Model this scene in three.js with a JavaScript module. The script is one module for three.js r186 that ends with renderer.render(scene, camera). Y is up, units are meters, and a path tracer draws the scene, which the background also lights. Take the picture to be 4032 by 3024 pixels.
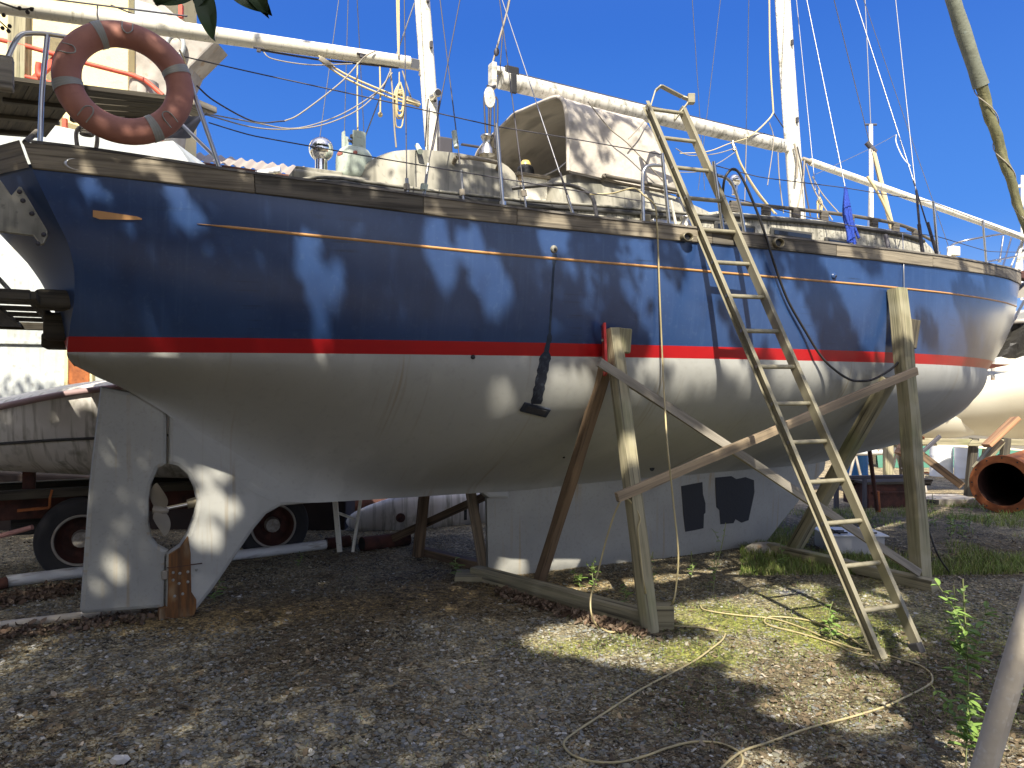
import * as THREE from 'three';
import { RoundedBoxGeometry } from 'three/addons/geometries/RoundedBoxGeometry.js';
import { mergeGeometries, mergeVertices, toCreasedNormals } from 'three/addons/utils/BufferGeometryUtils.js';

// ---------------------------------------------------------------- camera, sky, sun, exposure
const scene = new THREE.Scene();
const EYE = 1.7, FOCAL = 768, HORIZON = 389;            // eye height; focal length and horizon row of a 1024 x 768 picture
const camera = new THREE.PerspectiveCamera(2 * Math.atan(384 / FOCAL) * 180 / Math.PI, 4 / 3, 0.1, 1200);
camera.position.set(0, EYE, 0);
camera.rotation.x = Math.atan((HORIZON - 384) / FOCAL);
scene.add(camera);

const SUN = new THREE.Vector3(-0.065, 1, 0.952).normalize();   // from the ladder's shadow on the hull and the ground
const sun = new THREE.DirectionalLight(new THREE.Color(1.0, 0.93, 0.80), 4.3);
sun.target.position.set(1, 0, -7);
sun.position.copy(sun.target.position).addScaledVector(SUN, 40);
sun.castShadow = true;
sun.shadow.radius = 1.0;
sun.shadow.mapSize.set(4096, 4096);
Object.assign(sun.shadow.camera, { left: -16, right: 16, top: 16, bottom: -16, near: 1, far: 90 });
scene.add(sun, sun.target);

{ // clear blue sky, paler towards the horizon
  const w = 256, h = 128, d = new Float32Array(w * h * 4);
  const stops = [[0, [0.38, 0.41, 0.46]], [0.04, [0.14, 0.24, 0.42]], [0.12, [0.036, 0.125, 0.37]], [0.28, [0.012, 0.070, 0.29]], [0.5, [0.012, 0.060, 0.25]], [1, [0.014, 0.055, 0.20]]];
  for (let y = 0; y < h; y++) for (let x = 0; x < w; x++) {
    const el = Math.max(0, ((y + 0.5) / h - 0.5) * 2);   // 0 horizon, 1 zenith
    let k = 0; while (k < stops.length - 2 && el > stops[k + 1][0]) k++;
    const t = Math.min(1, Math.max(0, (el - stops[k][0]) / (stops[k + 1][0] - stops[k][0])));
    const lon = ((x + .5) / w - .5) * 2 * Math.PI, lat = ((y + .5) / h - .5) * Math.PI, dir = new THREE.Vector3(Math.cos(lat) * Math.cos(lon), Math.sin(lat), Math.cos(lat) * Math.sin(lon));
    const glow = .95 * Math.exp(-Math.pow(dir.angleTo(SUN) / .85, 2));      // the pale air round the sun, behind the camera
    for (let c = 0; c < 3; c++) d[(y * w + x) * 4 + c] = (stops[k][1][c] * (1 - t) + stops[k + 1][1][c] * t) + glow * [1, .92, .78][c];
    d[(y * w + x) * 4 + 3] = 1;
  }
  const t = new THREE.DataTexture(d, w, h, THREE.RGBAFormat, THREE.FloatType);
  t.mapping = THREE.EquirectangularReflectionMapping; t.magFilter = t.minFilter = THREE.LinearFilter; t.needsUpdate = true;
  scene.background = t; scene.environment = t;
}
const renderer = new THREE.WebGLRenderer({ antialias: true });
renderer.setSize(1024, 768);
renderer.toneMapping = THREE.LinearToneMapping;
renderer.toneMappingExposure = 2.35;
renderer.shadowMap.enabled = true;

// ---------------------------------------------------------------- helpers
let seed = 12345;
const rnd = () => { seed = (seed * 1664525 + 1013904223) >>> 0; return seed / 4294967296; };
const rr = (a, b) => a + (b - a) * rnd();
const V = (x, y, z) => new THREE.Vector3(x, y, z);
const lerp = (a, b, t) => a + (b - a) * t, clamp = (x, a = 0, b = 1) => Math.min(b, Math.max(a, x));
const sstep = (a, b, x) => { const t = clamp((x - a) / (b - a)); return t * t * (3 - 2 * t); };
// a point on the line of sight through (px, py) at a depth in metres
const at = (px, py, d) => V((px - 512) / FOCAL * d, EYE + (HORIZON - py) / FOCAL * d, -d);
const ground = (x, z) => { const d = -z; return -0.68 * sstep(9, 20, d) + 0.012 * Math.sin(x * 2.1 + z * 1.3) * Math.sin(z * 1.9 - x * .7); };
const onGround = (px, py, dy = 0) => { const d = EYE * FOCAL / (py - HORIZON); const p = V((px - 512) / FOCAL * d, 0, -d); p.y = ground(p.x, p.z) + dy; return p; };
// the yacht's own axes: x from stern to bow, y up, z towards its starboard side
const YO = V(-2.99, 0, -5.54), YA = Math.atan2(5.02, 9.94), cs = Math.cos(YA), sn = Math.sin(YA);
const toWorld = (u, v, w) => V(YO.x + u * cs + w * sn, v, YO.z - u * sn + w * cs);
const loc = (px, py, w) => {          // yacht point at offset w from its centre plane on a line of sight
  const rx = (px - 512) / FOCAL, ry = (HORIZON - py) / FOCAL;
  const d = (w + YO.x * sn + YO.z * cs) / (rx * sn - cs);
  const X = rx * d - YO.x, Z = -d - YO.z;
  return V(X * cs - Z * sn, EYE + ry * d, w);
};
// monotone interpolation through [x, y] pairs
function curve(pts) {
  const n = pts.length, m = [], dl = [];
  for (let i = 0; i < n - 1; i++) dl.push((pts[i + 1][1] - pts[i][1]) / (pts[i + 1][0] - pts[i][0]));
  for (let i = 0; i < n; i++) m.push(i === 0 ? dl[0] : i === n - 1 ? dl[n - 2] : dl[i - 1] * dl[i] <= 0 ? 0 : 2 / (1 / dl[i - 1] + 1 / dl[i]));
  return x => {
    if (x <= pts[0][0]) return pts[0][1]; if (x >= pts[n - 1][0]) return pts[n - 1][1];
    let i = 0; while (x > pts[i + 1][0]) i++;
    const h = pts[i + 1][0] - pts[i][0], t = (x - pts[i][0]) / h, t2 = t * t, t3 = t2 * t;
    return (2 * t3 - 3 * t2 + 1) * pts[i][1] + (t3 - 2 * t2 + t) * h * m[i] + (-2 * t3 + 3 * t2) * pts[i + 1][1] + (t3 - t2) * h * m[i + 1];
  };
}
// objects
const used = {};
function numbered(n) { if (!(n in used)) { used[n] = 0; return n; } used[n]++; return n + '_' + String(used[n]).padStart(3, '0'); }
function shade(o) { o.castShadow = o.receiveShadow = true; return o; }
function part(name, geo, mat, parent, label) {
  const m = shade(new THREE.Mesh(Array.isArray(geo) ? join(geo) : geo, mat)); m.name = name; parent.add(m);
  if (label) m.userData.label = label;
  return m;
}
function thing(name, label, category, group, pos) {
  const g = new THREE.Group(); g.name = numbered(name); g.userData = { label, category }; if (group) g.userData.group = group;
  if (pos) g.position.copy(pos); scene.add(g); return g;
}
function single(name, geo, mat, label, category, group) {
  const m = shade(new THREE.Mesh(Array.isArray(geo) ? join(geo) : geo, mat)); m.name = numbered(name); m.userData = { label, category }; if (group) m.userData.group = group;
  scene.add(m); return m;
}
function structure(name, geo, mat) { const m = shade(new THREE.Mesh(geo, mat)); m.name = name; m.userData = { kind: 'structure' }; scene.add(m); return m; }
function stuff(o, name, label, category, parent = scene) { shade(o); o.name = name; o.userData = parent === scene ? { kind: 'stuff', label, category } : { kind: 'stuff' }; parent.add(o); return o; }
// geometry
function plain(g) { const h = g.index ? g.toNonIndexed() : g; for (const k of Object.keys(h.attributes)) if (!['position', 'normal', 'uv'].includes(k)) h.deleteAttribute(k); return h; }
const join = list => mergeGeometries(list.map(plain));
function boxUV(g) {          // uv in metres from the dominant side of each face
  const h = plain(g), p = h.attributes.position, n = h.attributes.normal, uv = new Float32Array(p.count * 2);
  for (let i = 0; i < p.count; i += 3) {
    const ax = Math.abs(n.getX(i) + n.getX(i + 1) + n.getX(i + 2)), ay = Math.abs(n.getY(i) + n.getY(i + 1) + n.getY(i + 2)), az = Math.abs(n.getZ(i) + n.getZ(i + 1) + n.getZ(i + 2));
    for (let k = i; k < i + 3; k++) {
      const x = p.getX(k), y = p.getY(k), z = p.getZ(k);
      const [a, b] = ax > ay && ax > az ? [z, y] : ay > az ? [x, z] : [x, y];
      uv[k * 2] = a; uv[k * 2 + 1] = b;
    }
  }
  h.setAttribute('uv', new THREE.BufferAttribute(uv, 2)); return h;
}
function box(x0, x1, y0, y1, z0, z1, r = 0.006) {
  const w = x1 - x0, h = y1 - y0, d = z1 - z0;
  const g = boxUV(r > 0 ? new RoundedBoxGeometry(w, h, d, 2, Math.min(r, w / 2.1, h / 2.1, d / 2.1)) : new THREE.BoxGeometry(w, h, d));
  return g.translate((x0 + x1) / 2, (y0 + y1) / 2, (z0 + z1) / 2);
}
function beam(a, b, wide, high, up = V(0, 1, 0), r = 0.006, wob = 0) {    // a bar from a to b; the texture runs along it
  const dir = b.clone().sub(a), len = dir.length(); dir.normalize();
  const z = V().crossVectors(dir, up).normalize(), y = V().crossVectors(z, dir);
  let g = wob ? new THREE.BoxGeometry(len, high, wide, Math.ceil(len / .12), 2, 2) : new RoundedBoxGeometry(len, high, wide, 1, Math.min(r, wide / 2.1, high / 2.1));
  if (wob) { const p = g.attributes.position, o = rr(0, 9); for (let i = 0; i < p.count; i++) { const x = p.getX(i), fy = p.getY(i) / high * 2, fz = p.getZ(i) / wide * 2, c = Math.abs(fy * fz) > .9 ? .90 : 1; p.setXYZ(i, x, p.getY(i) * c + wob * (Math.sin(x * 1.7 + o) + .35 * Math.sin(x * 7 + o + fz)), p.getZ(i) * c + wob * .9 * (Math.sin(x * 1.3 + o * 2) + .35 * Math.sin(x * 8 + fy))); } g.computeVertexNormals(); g = toCreasedNormals(g, .5); }
  g = boxUV(g);
  const off = rr(0, 5), q = g.attributes.uv; for (let i = 0; i < q.count; i++) q.setXY(i, q.getX(i) + off, q.getY(i) + off * .37);
  const m = new THREE.Matrix4().makeBasis(dir, y, z).setPosition(a.clone().add(b).multiplyScalar(.5));
  return g.applyMatrix4(m);
}
function rod(a, b, r, r2 = r, seg = 8) {
  const d = b.clone().sub(a), g = new THREE.CylinderGeometry(r2, r, d.length(), seg, 1);
  const q = g.attributes.uv; for (let i = 0; i < q.count; i++) q.setXY(i, q.getX(i) * r * 6.28, q.getY(i) * d.length());
  g.applyQuaternion(new THREE.Quaternion().setFromUnitVectors(V(0, 1, 0), d.clone().normalize()));
  return plain(g.translate((a.x + b.x) / 2, (a.y + b.y) / 2, (a.z + b.z) / 2));
}
function tube(pts, r, seg = 0, rad = 7, tens = .5) {
  const c = new THREE.CatmullRomCurve3(pts, false, 'catmullrom', tens), len = c.getLength();
  const g = new THREE.TubeGeometry(c, seg || Math.max(6, Math.round(len / .05)), r, rad), q = g.attributes.uv;
  for (let i = 0; i < q.count; i++) q.setXY(i, q.getX(i) * len, q.getY(i) * r * 6.28);
  return plain(g);
}
function sag(a, b, s, n = 8) { const o = []; for (let i = 0; i <= n; i++) { const t = i / n, p = a.clone().lerp(b, t); p.y -= s * 4 * t * (1 - t); o.push(p); } return o; }
function lathe(prof, seg = 24) { return plain(new THREE.LatheGeometry(prof.map(p => new THREE.Vector2(p[0], p[1])), seg)); }
function slab(pts, depth, bev = .006) {     // an outline in x, y, extruded about z = 0
  const g = new THREE.ExtrudeGeometry(new THREE.Shape(pts.map(p => new THREE.Vector2(p[0], p[1]))), { depth: Math.max(.001, depth - 2 * bev), bevelEnabled: bev > 0, bevelThickness: bev, bevelSize: bev, bevelOffset: -bev, bevelSegments: 2, curveSegments: 12 });
  return plain(g.translate(0, 0, -depth / 2 + bev));
}
// rows of points -> one smooth sheet; uv from fu(i, j)
function sheet(rows, uvf, crease = .6, closeU = false) {
  const n = rows.length, m = rows[0].length, pos = [], uv = [], idx = [];
  rows.forEach((r, i) => r.forEach((p, j) => { pos.push(p.x, p.y, p.z); const q = uvf ? uvf(p, i, j) : [p.x, p.y]; uv.push(q[0], q[1]); }));
  for (let i = 0; i < n - 1; i++) for (let j = 0; j < m - 1; j++) { const a = i * m + j, b = a + 1, c = a + m, d = c + 1; idx.push(a, c, b, b, c, d); }
  const g = new THREE.BufferGeometry();
  g.setAttribute('position', new THREE.Float32BufferAttribute(pos, 3)); g.setAttribute('uv', new THREE.Float32BufferAttribute(uv, 2)); g.setIndex(idx); g.computeVertexNormals();
  return crease > 0 ? plain(toCreasedNormals(g, crease)) : plain(g);
}
// loft: sections [x, [[z, y], ...]] with both ends closed
function loft(secs, crease = .7) {
  const rows = secs.map(([x, s]) => s.map(q => V(x, q[1], q[0])));
  const parts = [sheet(rows, p => [p.x + p.z * .3, p.y + Math.abs(p.z)], crease)];
  for (const r of [rows[0], rows[rows.length - 1]]) {
    const c = r.reduce((a, p) => a.add(p), V(0, 0, 0)).multiplyScalar(1 / r.length), pos = [], uv = [];
    for (let i = 0; i < r.length - 1; i++) for (const p of [c, r[i], r[i + 1]]) { pos.push(p.x, p.y, p.z); uv.push(p.z, p.y); }
    const g = new THREE.BufferGeometry(); g.setAttribute('position', new THREE.Float32BufferAttribute(pos, 3)); g.setAttribute('uv', new THREE.Float32BufferAttribute(uv, 2)); g.computeVertexNormals(); parts.push(g);
  }
  return join(parts);
}
// ---------------------------------------------------------------- textures (what surfaces are made of)
const hash = (x, y, s) => { let h = (x * 374761393 + y * 668265263 + s * 1442695041) | 0; h = (h ^ (h >>> 13)) * 1274126177 | 0; return ((h ^ (h >>> 16)) >>> 0) / 4294967296; };
function vn(x, y, px, py, s) {        // value noise that repeats every px, py
  const xi = Math.floor(x), yi = Math.floor(y), fx = x - xi, fy = y - yi, u = fx * fx * (3 - 2 * fx), v = fy * fy * (3 - 2 * fy);
  const m = (a, n) => ((a % n) + n) % n, x0 = m(xi, px), x1 = m(xi + 1, px), y0 = m(yi, py), y1 = m(yi + 1, py);
  return lerp(lerp(hash(x0, y0, s), hash(x1, y0, s), u), lerp(hash(x0, y1, s), hash(x1, y1, s), u), v);
}
function fbm(x, y, fx, fy, s, o = 4) { let a = 0, k = .5, t = 0; for (let i = 0; i < o; i++) { a += k * vn(x * fx, y * fy, fx, fy, s + i * 17); t += k; k *= .55; fx *= 2; fy *= 2; } return a / t; }
function tex(size, fn, metres = 1, srgb = true) {
  const d = new Uint8Array(size * size * 4);
  for (let y = 0; y < size; y++) for (let x = 0; x < size; x++) { const c = fn(x / size, y / size), i = (y * size + x) * 4; for (let k = 0; k < 3; k++) d[i + k] = clamp(Math.round((Array.isArray(c) ? c[k] : c) * 255), 0, 255); d[i + 3] = 255; }
  const t = new THREE.DataTexture(d, size, size); if (srgb) t.colorSpace = THREE.SRGBColorSpace; t.wrapS = t.wrapT = THREE.RepeatWrapping; t.magFilter = THREE.LinearFilter; t.minFilter = THREE.LinearMipmapLinearFilter; t.generateMipmaps = true; t.repeat.set(1 / metres, 1 / metres); t.needsUpdate = true; return t;
}
const mix3 = (a, b, t) => [lerp(a[0], b[0], t), lerp(a[1], b[1], t), lerp(a[2], b[2], t)];
const C = (r, g, b) => [r / 255, g / 255, b / 255];
const mat = (o, T = THREE.MeshStandardMaterial) => new T({ roughness: .7, metalness: 0, side: THREE.DoubleSide, ...o });
const hex = (r, g, b) => new THREE.Color().setRGB(r / 255, g / 255, b / 255, THREE.SRGBColorSpace);
const rough = (size, fx, fy, s, m) => tex(size, (x, y) => fbm(x, y, fx, fy, s, 5), m, false);
function wood(base, dark, s, m = 1) {
  return tex(512, (x, y) => { const g = fbm(x, y, 2, 40, s, 4), k = fbm(x, y, 4, 5, s + 5, 4), l = fbm(x, y, 3, 110, s + 9, 2); return mix3(mix3(base, dark, clamp((g - .42) * 2.6)), dark.map(c => c * .62), clamp((l - .62) * 3) * .8 + clamp((k - .6) * 2) * .4); }, m);
}
const woodBump = tex(512, (x, y) => .6 * fbm(x, y, 2, 50, 71, 4) + .4 * fbm(x, y, 3, 130, 75, 2), 1, false);
const fineBump = rough(256, 32, 32, 5, .5);
const lumpBump = rough(256, 6, 6, 9, .6);
const MT = {
  teak: mat({ map: wood(C(142, 132, 114), C(98, 90, 78), 3, 1.1), bumpMap: woodBump, bumpScale: .004, roughness: .85 }),
  teakDark: mat({ map: wood(C(104, 98, 88), C(66, 62, 56), 31, 1.0), bumpMap: woodBump, bumpScale: .004, roughness: .85 }),
  timber: mat({ map: tex(512, (x, y) => { const g = fbm(x, y, 2, 34, 13, 4), k = fbm(x, y, 3, 4, 17, 4), l = fbm(x, y, 2, 90, 19, 2), a = fbm(x, y, 5, 5, 23, 3); let c = mix3(C(158, 150, 122), C(112, 106, 84), clamp((g - .4) * 2.4)); c = mix3(c, C(104, 112, 70), clamp((k - .5) * 2.6) * .6); c = mix3(c, C(60, 56, 46), clamp((l - .64) * 3.4)); return mix3(c, C(188, 182, 160), clamp((a - .62) * 3) * .6); }, 1.3), bumpMap: woodBump, bumpScale: .006, roughness: .9 }),
  timberRaw: mat({ map: wood(C(170, 150, 122), C(126, 112, 92), 41, 1.2), bumpMap: woodBump, bumpScale: .003, roughness: .85 }),
  timberGrey: mat({ map: wood(C(152, 145, 132), C(108, 102, 92), 47, 1.2), bumpMap: woodBump, bumpScale: .004, roughness: .9 }),
  timberBrown: mat({ map: wood(C(122, 101, 78), C(70, 58, 46), 53, 1.2), bumpMap: woodBump, bumpScale: .005, roughness: .9 }),
  timberDark: mat({ map: wood(C(78, 72, 60), C(48, 44, 38), 59, 1.2), bumpMap: woodBump, bumpScale: .005, roughness: .9 }),
  ply: mat({ map: wood(C(176, 136, 100), C(132, 96, 68), 61, 1.1), bumpMap: woodBump, bumpScale: .003, roughness: .85 }),
  gelcoat: mat({ map: tex(512, (x, y) => { const k = fbm(x, y, 4, 4, 101, 5), v = fbm(x, y, 26, 3, 105, 4), f = fbm(x, y, 40, 40, 107, 3), g = fbm(x, y, 9, 7, 109, 4); let c = mix3(C(158, 154, 140), C(118, 115, 104), clamp((k - .35) * 2.2)); c = mix3(c, C(74, 73, 64), clamp((v - .52) * 2.8) * .65); c = mix3(c, C(62, 63, 54), clamp((g - .56) * 3.4) * .55 * (.5 + f)); return mix3(c, C(70, 70, 64), clamp((f - .68) * 5) * .45); }, 1.3), bumpMap: lumpBump, bumpScale: .002, roughness: .6 }),
  mildew: mat({ map: tex(512, (x, y) => { const k = fbm(x, y, 5, 5, 111, 5), v = fbm(x, y, 40, 4, 115, 4), f = fbm(x, y, 50, 50, 117, 3); let c = mix3(C(172, 168, 154), C(126, 122, 110), clamp((k - .35) * 2)); c = mix3(c, C(88, 86, 76), clamp((v - .5) * 3) * .8); return mix3(c, C(56, 55, 50), clamp((f - .6) * 4) * .7); }, 1.0), bumpMap: lumpBump, bumpScale: .002, roughness: .75 }),
  moulding: mat({ map: wood(C(74, 74, 72), C(44, 44, 44), 63, .8), roughness: .8, bumpMap: woodBump, bumpScale: .003 }),
  hull: mat({ map: tex(1024, (x, y) => { const q = fbm(x, y, 2, 120, 128, 3), w = fbm(x, y, 6, 5, 130, 3), sp = fbm(x, y, 110, 110, 132, 2), k = fbm(x, y, 3, 3, 121, 4), v = fbm(x, y, 90, 4, 125, 4), f = fbm(x, y, 12, 10, 127, 4); let c = mix3(C(38, 62, 104), C(52, 78, 122), clamp((k - .3) * 1.8)); c = mix3(c, C(104, 126, 156), clamp((v - .6) * 2.4) * .22); c = mix3(c, C(32, 50, 86), clamp((f - .58) * 2.5) * .5); c = mix3(c, C(32, 44, 66), clamp((q - .66) * 8) * clamp((w - .52) * 6) * .6); return mix3(c, C(84, 102, 130), clamp((sp - .68) * 6) * .2); }, 2.2), roughness: .3, bumpMap: rough(256, 3, 2, 129, 2.4), bumpScale: .0015, clearcoat: .25, clearcoatRoughness: .18 }, THREE.MeshPhysicalMaterial),
  hullAft: mat({ color: hex(42, 62, 98), roughness: .55 }),
  stripe: mat({ map: tex(256, (x, y) => mix3(C(186, 30, 34), C(164, 26, 32), fbm(x, y, 6, 6, 131, 4)), 1), roughness: .35 }),
  bottom: mat({ map: tex(1024, (x, y) => { const k = fbm(x, y, 3, 3, 141, 5), v = fbm(x, y, 60, 3, 145, 4), f = fbm(x, y, 60, 60, 147, 3); let c = mix3(C(170, 170, 164), C(154, 154, 149), clamp((k - .3) * 1.7)); c = mix3(c, C(182, 182, 176), clamp((fbm(x, y, 6, 5, 146, 3) - .62) * 12) * .4); c = mix3(c, C(134, 118, 92), clamp((v - .62) * 4) * clamp((fbm(x, y, 5, 2, 144, 3) - .5) * 5) * .55); return mix3(c, C(146, 145, 139), clamp((f - .6) * 3) * .4); }, 2.0), roughness: .62, bumpMap: rough(256, 5, 5, 149, 1.4), bumpScale: .002 }),
  keel: mat({ map: tex(1024, (x, y) => { const k = fbm(x, y, 4, 4, 151, 5), v = fbm(x, y, 40, 2, 155, 4), p = fbm(x, y, 7, 6, 156, 3), f = fbm(x, y, 90, 90, 157, 2), q = fbm(x, y, 5, 2, 158, 3); let c = mix3(C(162, 161, 153), C(147, 146, 139), clamp((k - .3) * 1.8)); c = mix3(c, C(158, 157, 150), clamp((p - .6) * 5) * .4); c = mix3(c, C(150, 124, 86), clamp((v - .6) * 4) * clamp((q - .5) * 5) * .6); return mix3(c, C(126, 124, 117), clamp((f - .6) * 4) * .25); }, 1.6), roughness: .6, bumpMap: rough(256, 5, 5, 159, 1.4), bumpScale: .002 }),
  rustwood: mat({ map: tex(256, (x, y) => { const g = fbm(x, y, 30, 3, 161, 4), k = fbm(x, y, 6, 3, 163, 4); return mix3(mix3(C(124, 82, 40), C(80, 54, 30), clamp((g - .35) * 2.2)), C(160, 152, 132), clamp((k - .55) * 3) * .7); }, .6), roughness: .8 }),
  rust: mat({ map: tex(512, (x, y) => { const g = fbm(x, y, 8, 8, 171, 5), k = fbm(x, y, 30, 30, 173, 3); return mix3(mix3(C(166, 98, 52), C(118, 66, 36), clamp((g - .32) * 2.2)), C(84, 46, 28), clamp((k - .6) * 3) * .6); }, 1.0), roughness: .9, bumpMap: fineBump, bumpScale: .003 }),
  rustDark: mat({ map: tex(256, (x, y) => { const g = fbm(x, y, 8, 8, 181, 5); return mix3(C(92, 56, 46), C(54, 38, 34), clamp((g - .3) * 2)); }, .8), roughness: .9, bumpMap: fineBump, bumpScale: .003 }),
  orange: mat({ map: tex(256, (x, y) => mix3(C(214, 96, 66), C(176, 66, 48), fbm(x, y, 8, 8, 185, 4)), .6), roughness: .6 }),
  canvas: mat({ map: tex(512, (x, y) => { const k = fbm(x, y, 4, 4, 191, 5), f = fbm(x, y, 60, 60, 193, 2), v = fbm(x, y, 7, 14, 195, 4); let c = mix3(C(200, 192, 180), C(172, 164, 153), clamp((k - .3) * 1.8)); return mix3(mix3(c, C(100, 97, 91), clamp((v - .55) * 3) * .6), C(168, 162, 156), clamp((f - .5) * 2) * .4); }, 1.2), roughness: .95, bumpMap: lumpBump, bumpScale: .01 }),
  whitePaint: mat({ map: tex(512, (x, y) => { const k = fbm(x, y, 6, 6, 201, 5), v = fbm(x, y, 8, 40, 205, 4), f = fbm(x, y, 50, 50, 207, 3); let c = mix3(C(232, 228, 214), C(212, 207, 190), clamp((k - .3) * 1.5)); c = mix3(c, C(150, 146, 126), clamp((v - .6) * 3) * .6); return mix3(c, C(112, 108, 96), clamp((f - .7) * 5) * .5); }, .9), roughness: .45 }),
  grimyPaint: mat({ map: tex(512, (x, y) => { const k = fbm(x, y, 6, 5, 211, 5), v = fbm(x, y, 5, 28, 215, 4), f = fbm(x, y, 50, 50, 217, 3); let c = mix3(C(214, 211, 202), C(176, 174, 166), clamp((k - .3) * 1.6)); c = mix3(c, C(112, 110, 98), clamp((v - .5) * 3) * .7); return mix3(c, C(72, 70, 62), clamp((f - .64) * 4) * .6); }, .8), roughness: .6 }),
  steel: mat({ color: new THREE.Color(.60, .58, .54), metalness: 1, roughness: .28 }),
  chrome: mat({ color: new THREE.Color(.80, .79, .77), metalness: 1, roughness: .09 }),
  wire: mat({ color: hex(150, 150, 152), metalness: .7, roughness: .4 }),
  wireDark: mat({ color: hex(66, 64, 70), roughness: .6 }),
  alu: mat({ map: tex(256, (x, y) => mix3(C(150, 144, 122), C(124, 118, 98), fbm(x, y, 5, 20, 221, 4)), .7), metalness: .12, roughness: .5 }),
  aluPole: mat({ map: tex(512, (x, y) => { const k = fbm(x, y, 6, 6, 231, 5), f = fbm(x, y, 40, 40, 233, 3); return mix3(mix3(C(200, 190, 172), C(172, 162, 145), clamp((k - .3) * 1.6)), C(208, 204, 196), clamp((f - .66) * 5) * .7); }, .8), roughness: .6, bumpMap: fineBump, bumpScale: .002 }),
  black: mat({ color: hex(30, 30, 32), roughness: .6 }),
  blackPaint: mat({ color: hex(44, 45, 48), roughness: .8, bumpMap: fineBump, bumpScale: .002 }),
  rubber: mat({ map: tex(256, (x, y) => mix3(C(40, 40, 44), C(58, 56, 56), fbm(x, y, 8, 8, 241, 4)), .6), roughness: .85 }),
  glass: mat({ color: hex(28, 32, 38), roughness: .08 }),
  ropeTan: mat({ color: hex(196, 180, 140), roughness: .9 }),
  ropeGrey: mat({ color: hex(150, 142, 128), roughness: .9 }),
  hose: mat({ map: tex(128, (x, y) => mix3(C(182, 168, 124), C(156, 144, 110), fbm(x, y, 6, 4, 245, 3)), .5), roughness: .5 }),
  hoseDark: mat({ color: hex(44, 42, 40), roughness: .5 }),
  buoy: mat({ map: tex(256, (x, y) => { const k = fbm(x, y, 5, 5, 251, 4), f = fbm(x, y, 40, 40, 253, 3); return mix3(mix3(C(168, 114, 97), C(148, 99, 85), k), C(140, 92, 80), clamp((f - .6) * 3) * .5); }, .7), roughness: .7 }),
  tape: mat({ map: tex(128, (x, y) => mix3(C(158, 157, 148), C(132, 131, 124), fbm(x, y, 6, 6, 257, 4)), .3), roughness: .6 }),
  bronze: mat({ color: hex(128, 120, 100), metalness: .6, roughness: .5 }),
  prop: mat({ color: hex(150, 142, 128), metalness: .3, roughness: .6 }),
  gas: mat({ map: tex(256, (x, y) => { const k = fbm(x, y, 5, 5, 261, 4), f = fbm(x, y, 24, 24, 263, 3); return mix3(mix3(C(196, 206, 194), C(170, 182, 168), k), C(126, 122, 104), clamp((f - .64) * 4) * .5); }, .5), roughness: .5 }),
  pvc: mat({ map: tex(256, (x, y) => { const k = fbm(x, y, 4, 4, 271, 4), f = fbm(x, y, 8, 30, 273, 3); return mix3(C(222, 224, 224), C(140, 132, 124), clamp((f - .62) * 4) * .6 + k * .15); }, 1), roughness: .5 }),
  yellowWall: mat({ map: tex(512, (x, y) => { const k = fbm(x, y, 5, 5, 281, 5), f = fbm(x, y, 20, 20, 283, 4), v = fbm(x, y, 20, 3, 285, 4); let c = mix3(C(236, 220, 166), C(222, 204, 150), k); c = mix3(c, C(176, 160, 124), clamp((f - .66) * 6) * .5); return mix3(c, C(206, 188, 146), clamp((v - .56) * 3) * .4); }, 2), roughness: .9, bumpMap: fineBump, bumpScale: .004 }),
  shipWhite: mat({ map: tex(1024, (x, y) => { const k = fbm(x, y, 4, 4, 291, 5), f = fbm(x, y, 30, 30, 293, 3), v = fbm(x, y, 40, 2, 295, 4), r = fbm(x, y, 12, 2, 297, 4); let c = mix3(C(196, 200, 197), C(158, 164, 162), clamp((k - .35) * 2)); c = mix3(c, C(150, 148, 132), clamp((v - .56) * 3) * .5); c = mix3(c, C(196, 160, 104), clamp((r - .68) * 6) * .6); return mix3(c, C(130, 130, 124), clamp((f - .68) * 5) * .5); }, 2.4), roughness: .7, bumpMap: lumpBump, bumpScale: .006 }),
  shipGrey: mat({ map: tex(512, (x, y) => { const k = fbm(x, y, 6, 6, 301, 5), f = fbm(x, y, 16, 16, 303, 4); return mix3(mix3(C(176, 170, 160), C(126, 120, 112), clamp((k - .3) * 1.8)), C(140, 100, 60), clamp((f - .62) * 4) * .5); }, 1.4), roughness: .85 }),
  corrugated: mat({ color: hex(150, 140, 130), roughness: .8 }),
  smallHull: mat({ map: tex(512, (x, y) => { const k = fbm(x, y, 4, 3, 311, 5), v = fbm(x, y, 50, 4, 315, 4), f = fbm(x, y, 14, 8, 317, 4); let c = mix3(C(226, 222, 216), C(196, 190, 180), clamp((k - .35) * 2)); c = mix3(c, C(120, 116, 100), clamp((v - .52) * 3) * .6); return mix3(c, C(98, 96, 80), clamp((f - .58) * 4) * .5); }, 1.4), roughness: .5 }),
  cream: mat({ map: tex(256, (x, y) => mix3(C(232, 228, 210), C(214, 208, 188), fbm(x, y, 4, 4, 321, 5)), 2), roughness: .35 }),
  blueDrum: mat({ color: hex(24, 118, 200), roughness: .35 }), whiteDrum: mat({ color: hex(222, 224, 222), roughness: .5 }),
  tarpBlack: mat({ color: hex(52, 50, 46), roughness: .6, bumpMap: lumpBump, bumpScale: .02 }), tarpBlue: mat({ color: hex(40, 120, 190), roughness: .6 }), tarpGreen: mat({ color: hex(60, 110, 92), roughness: .7 }),
  blueRope: mat({ color: hex(36, 66, 160), roughness: .9, bumpMap: fineBump, bumpScale: .01 }), greenPaint: mat({ color: hex(70, 170, 110), roughness: .5 }),
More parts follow.
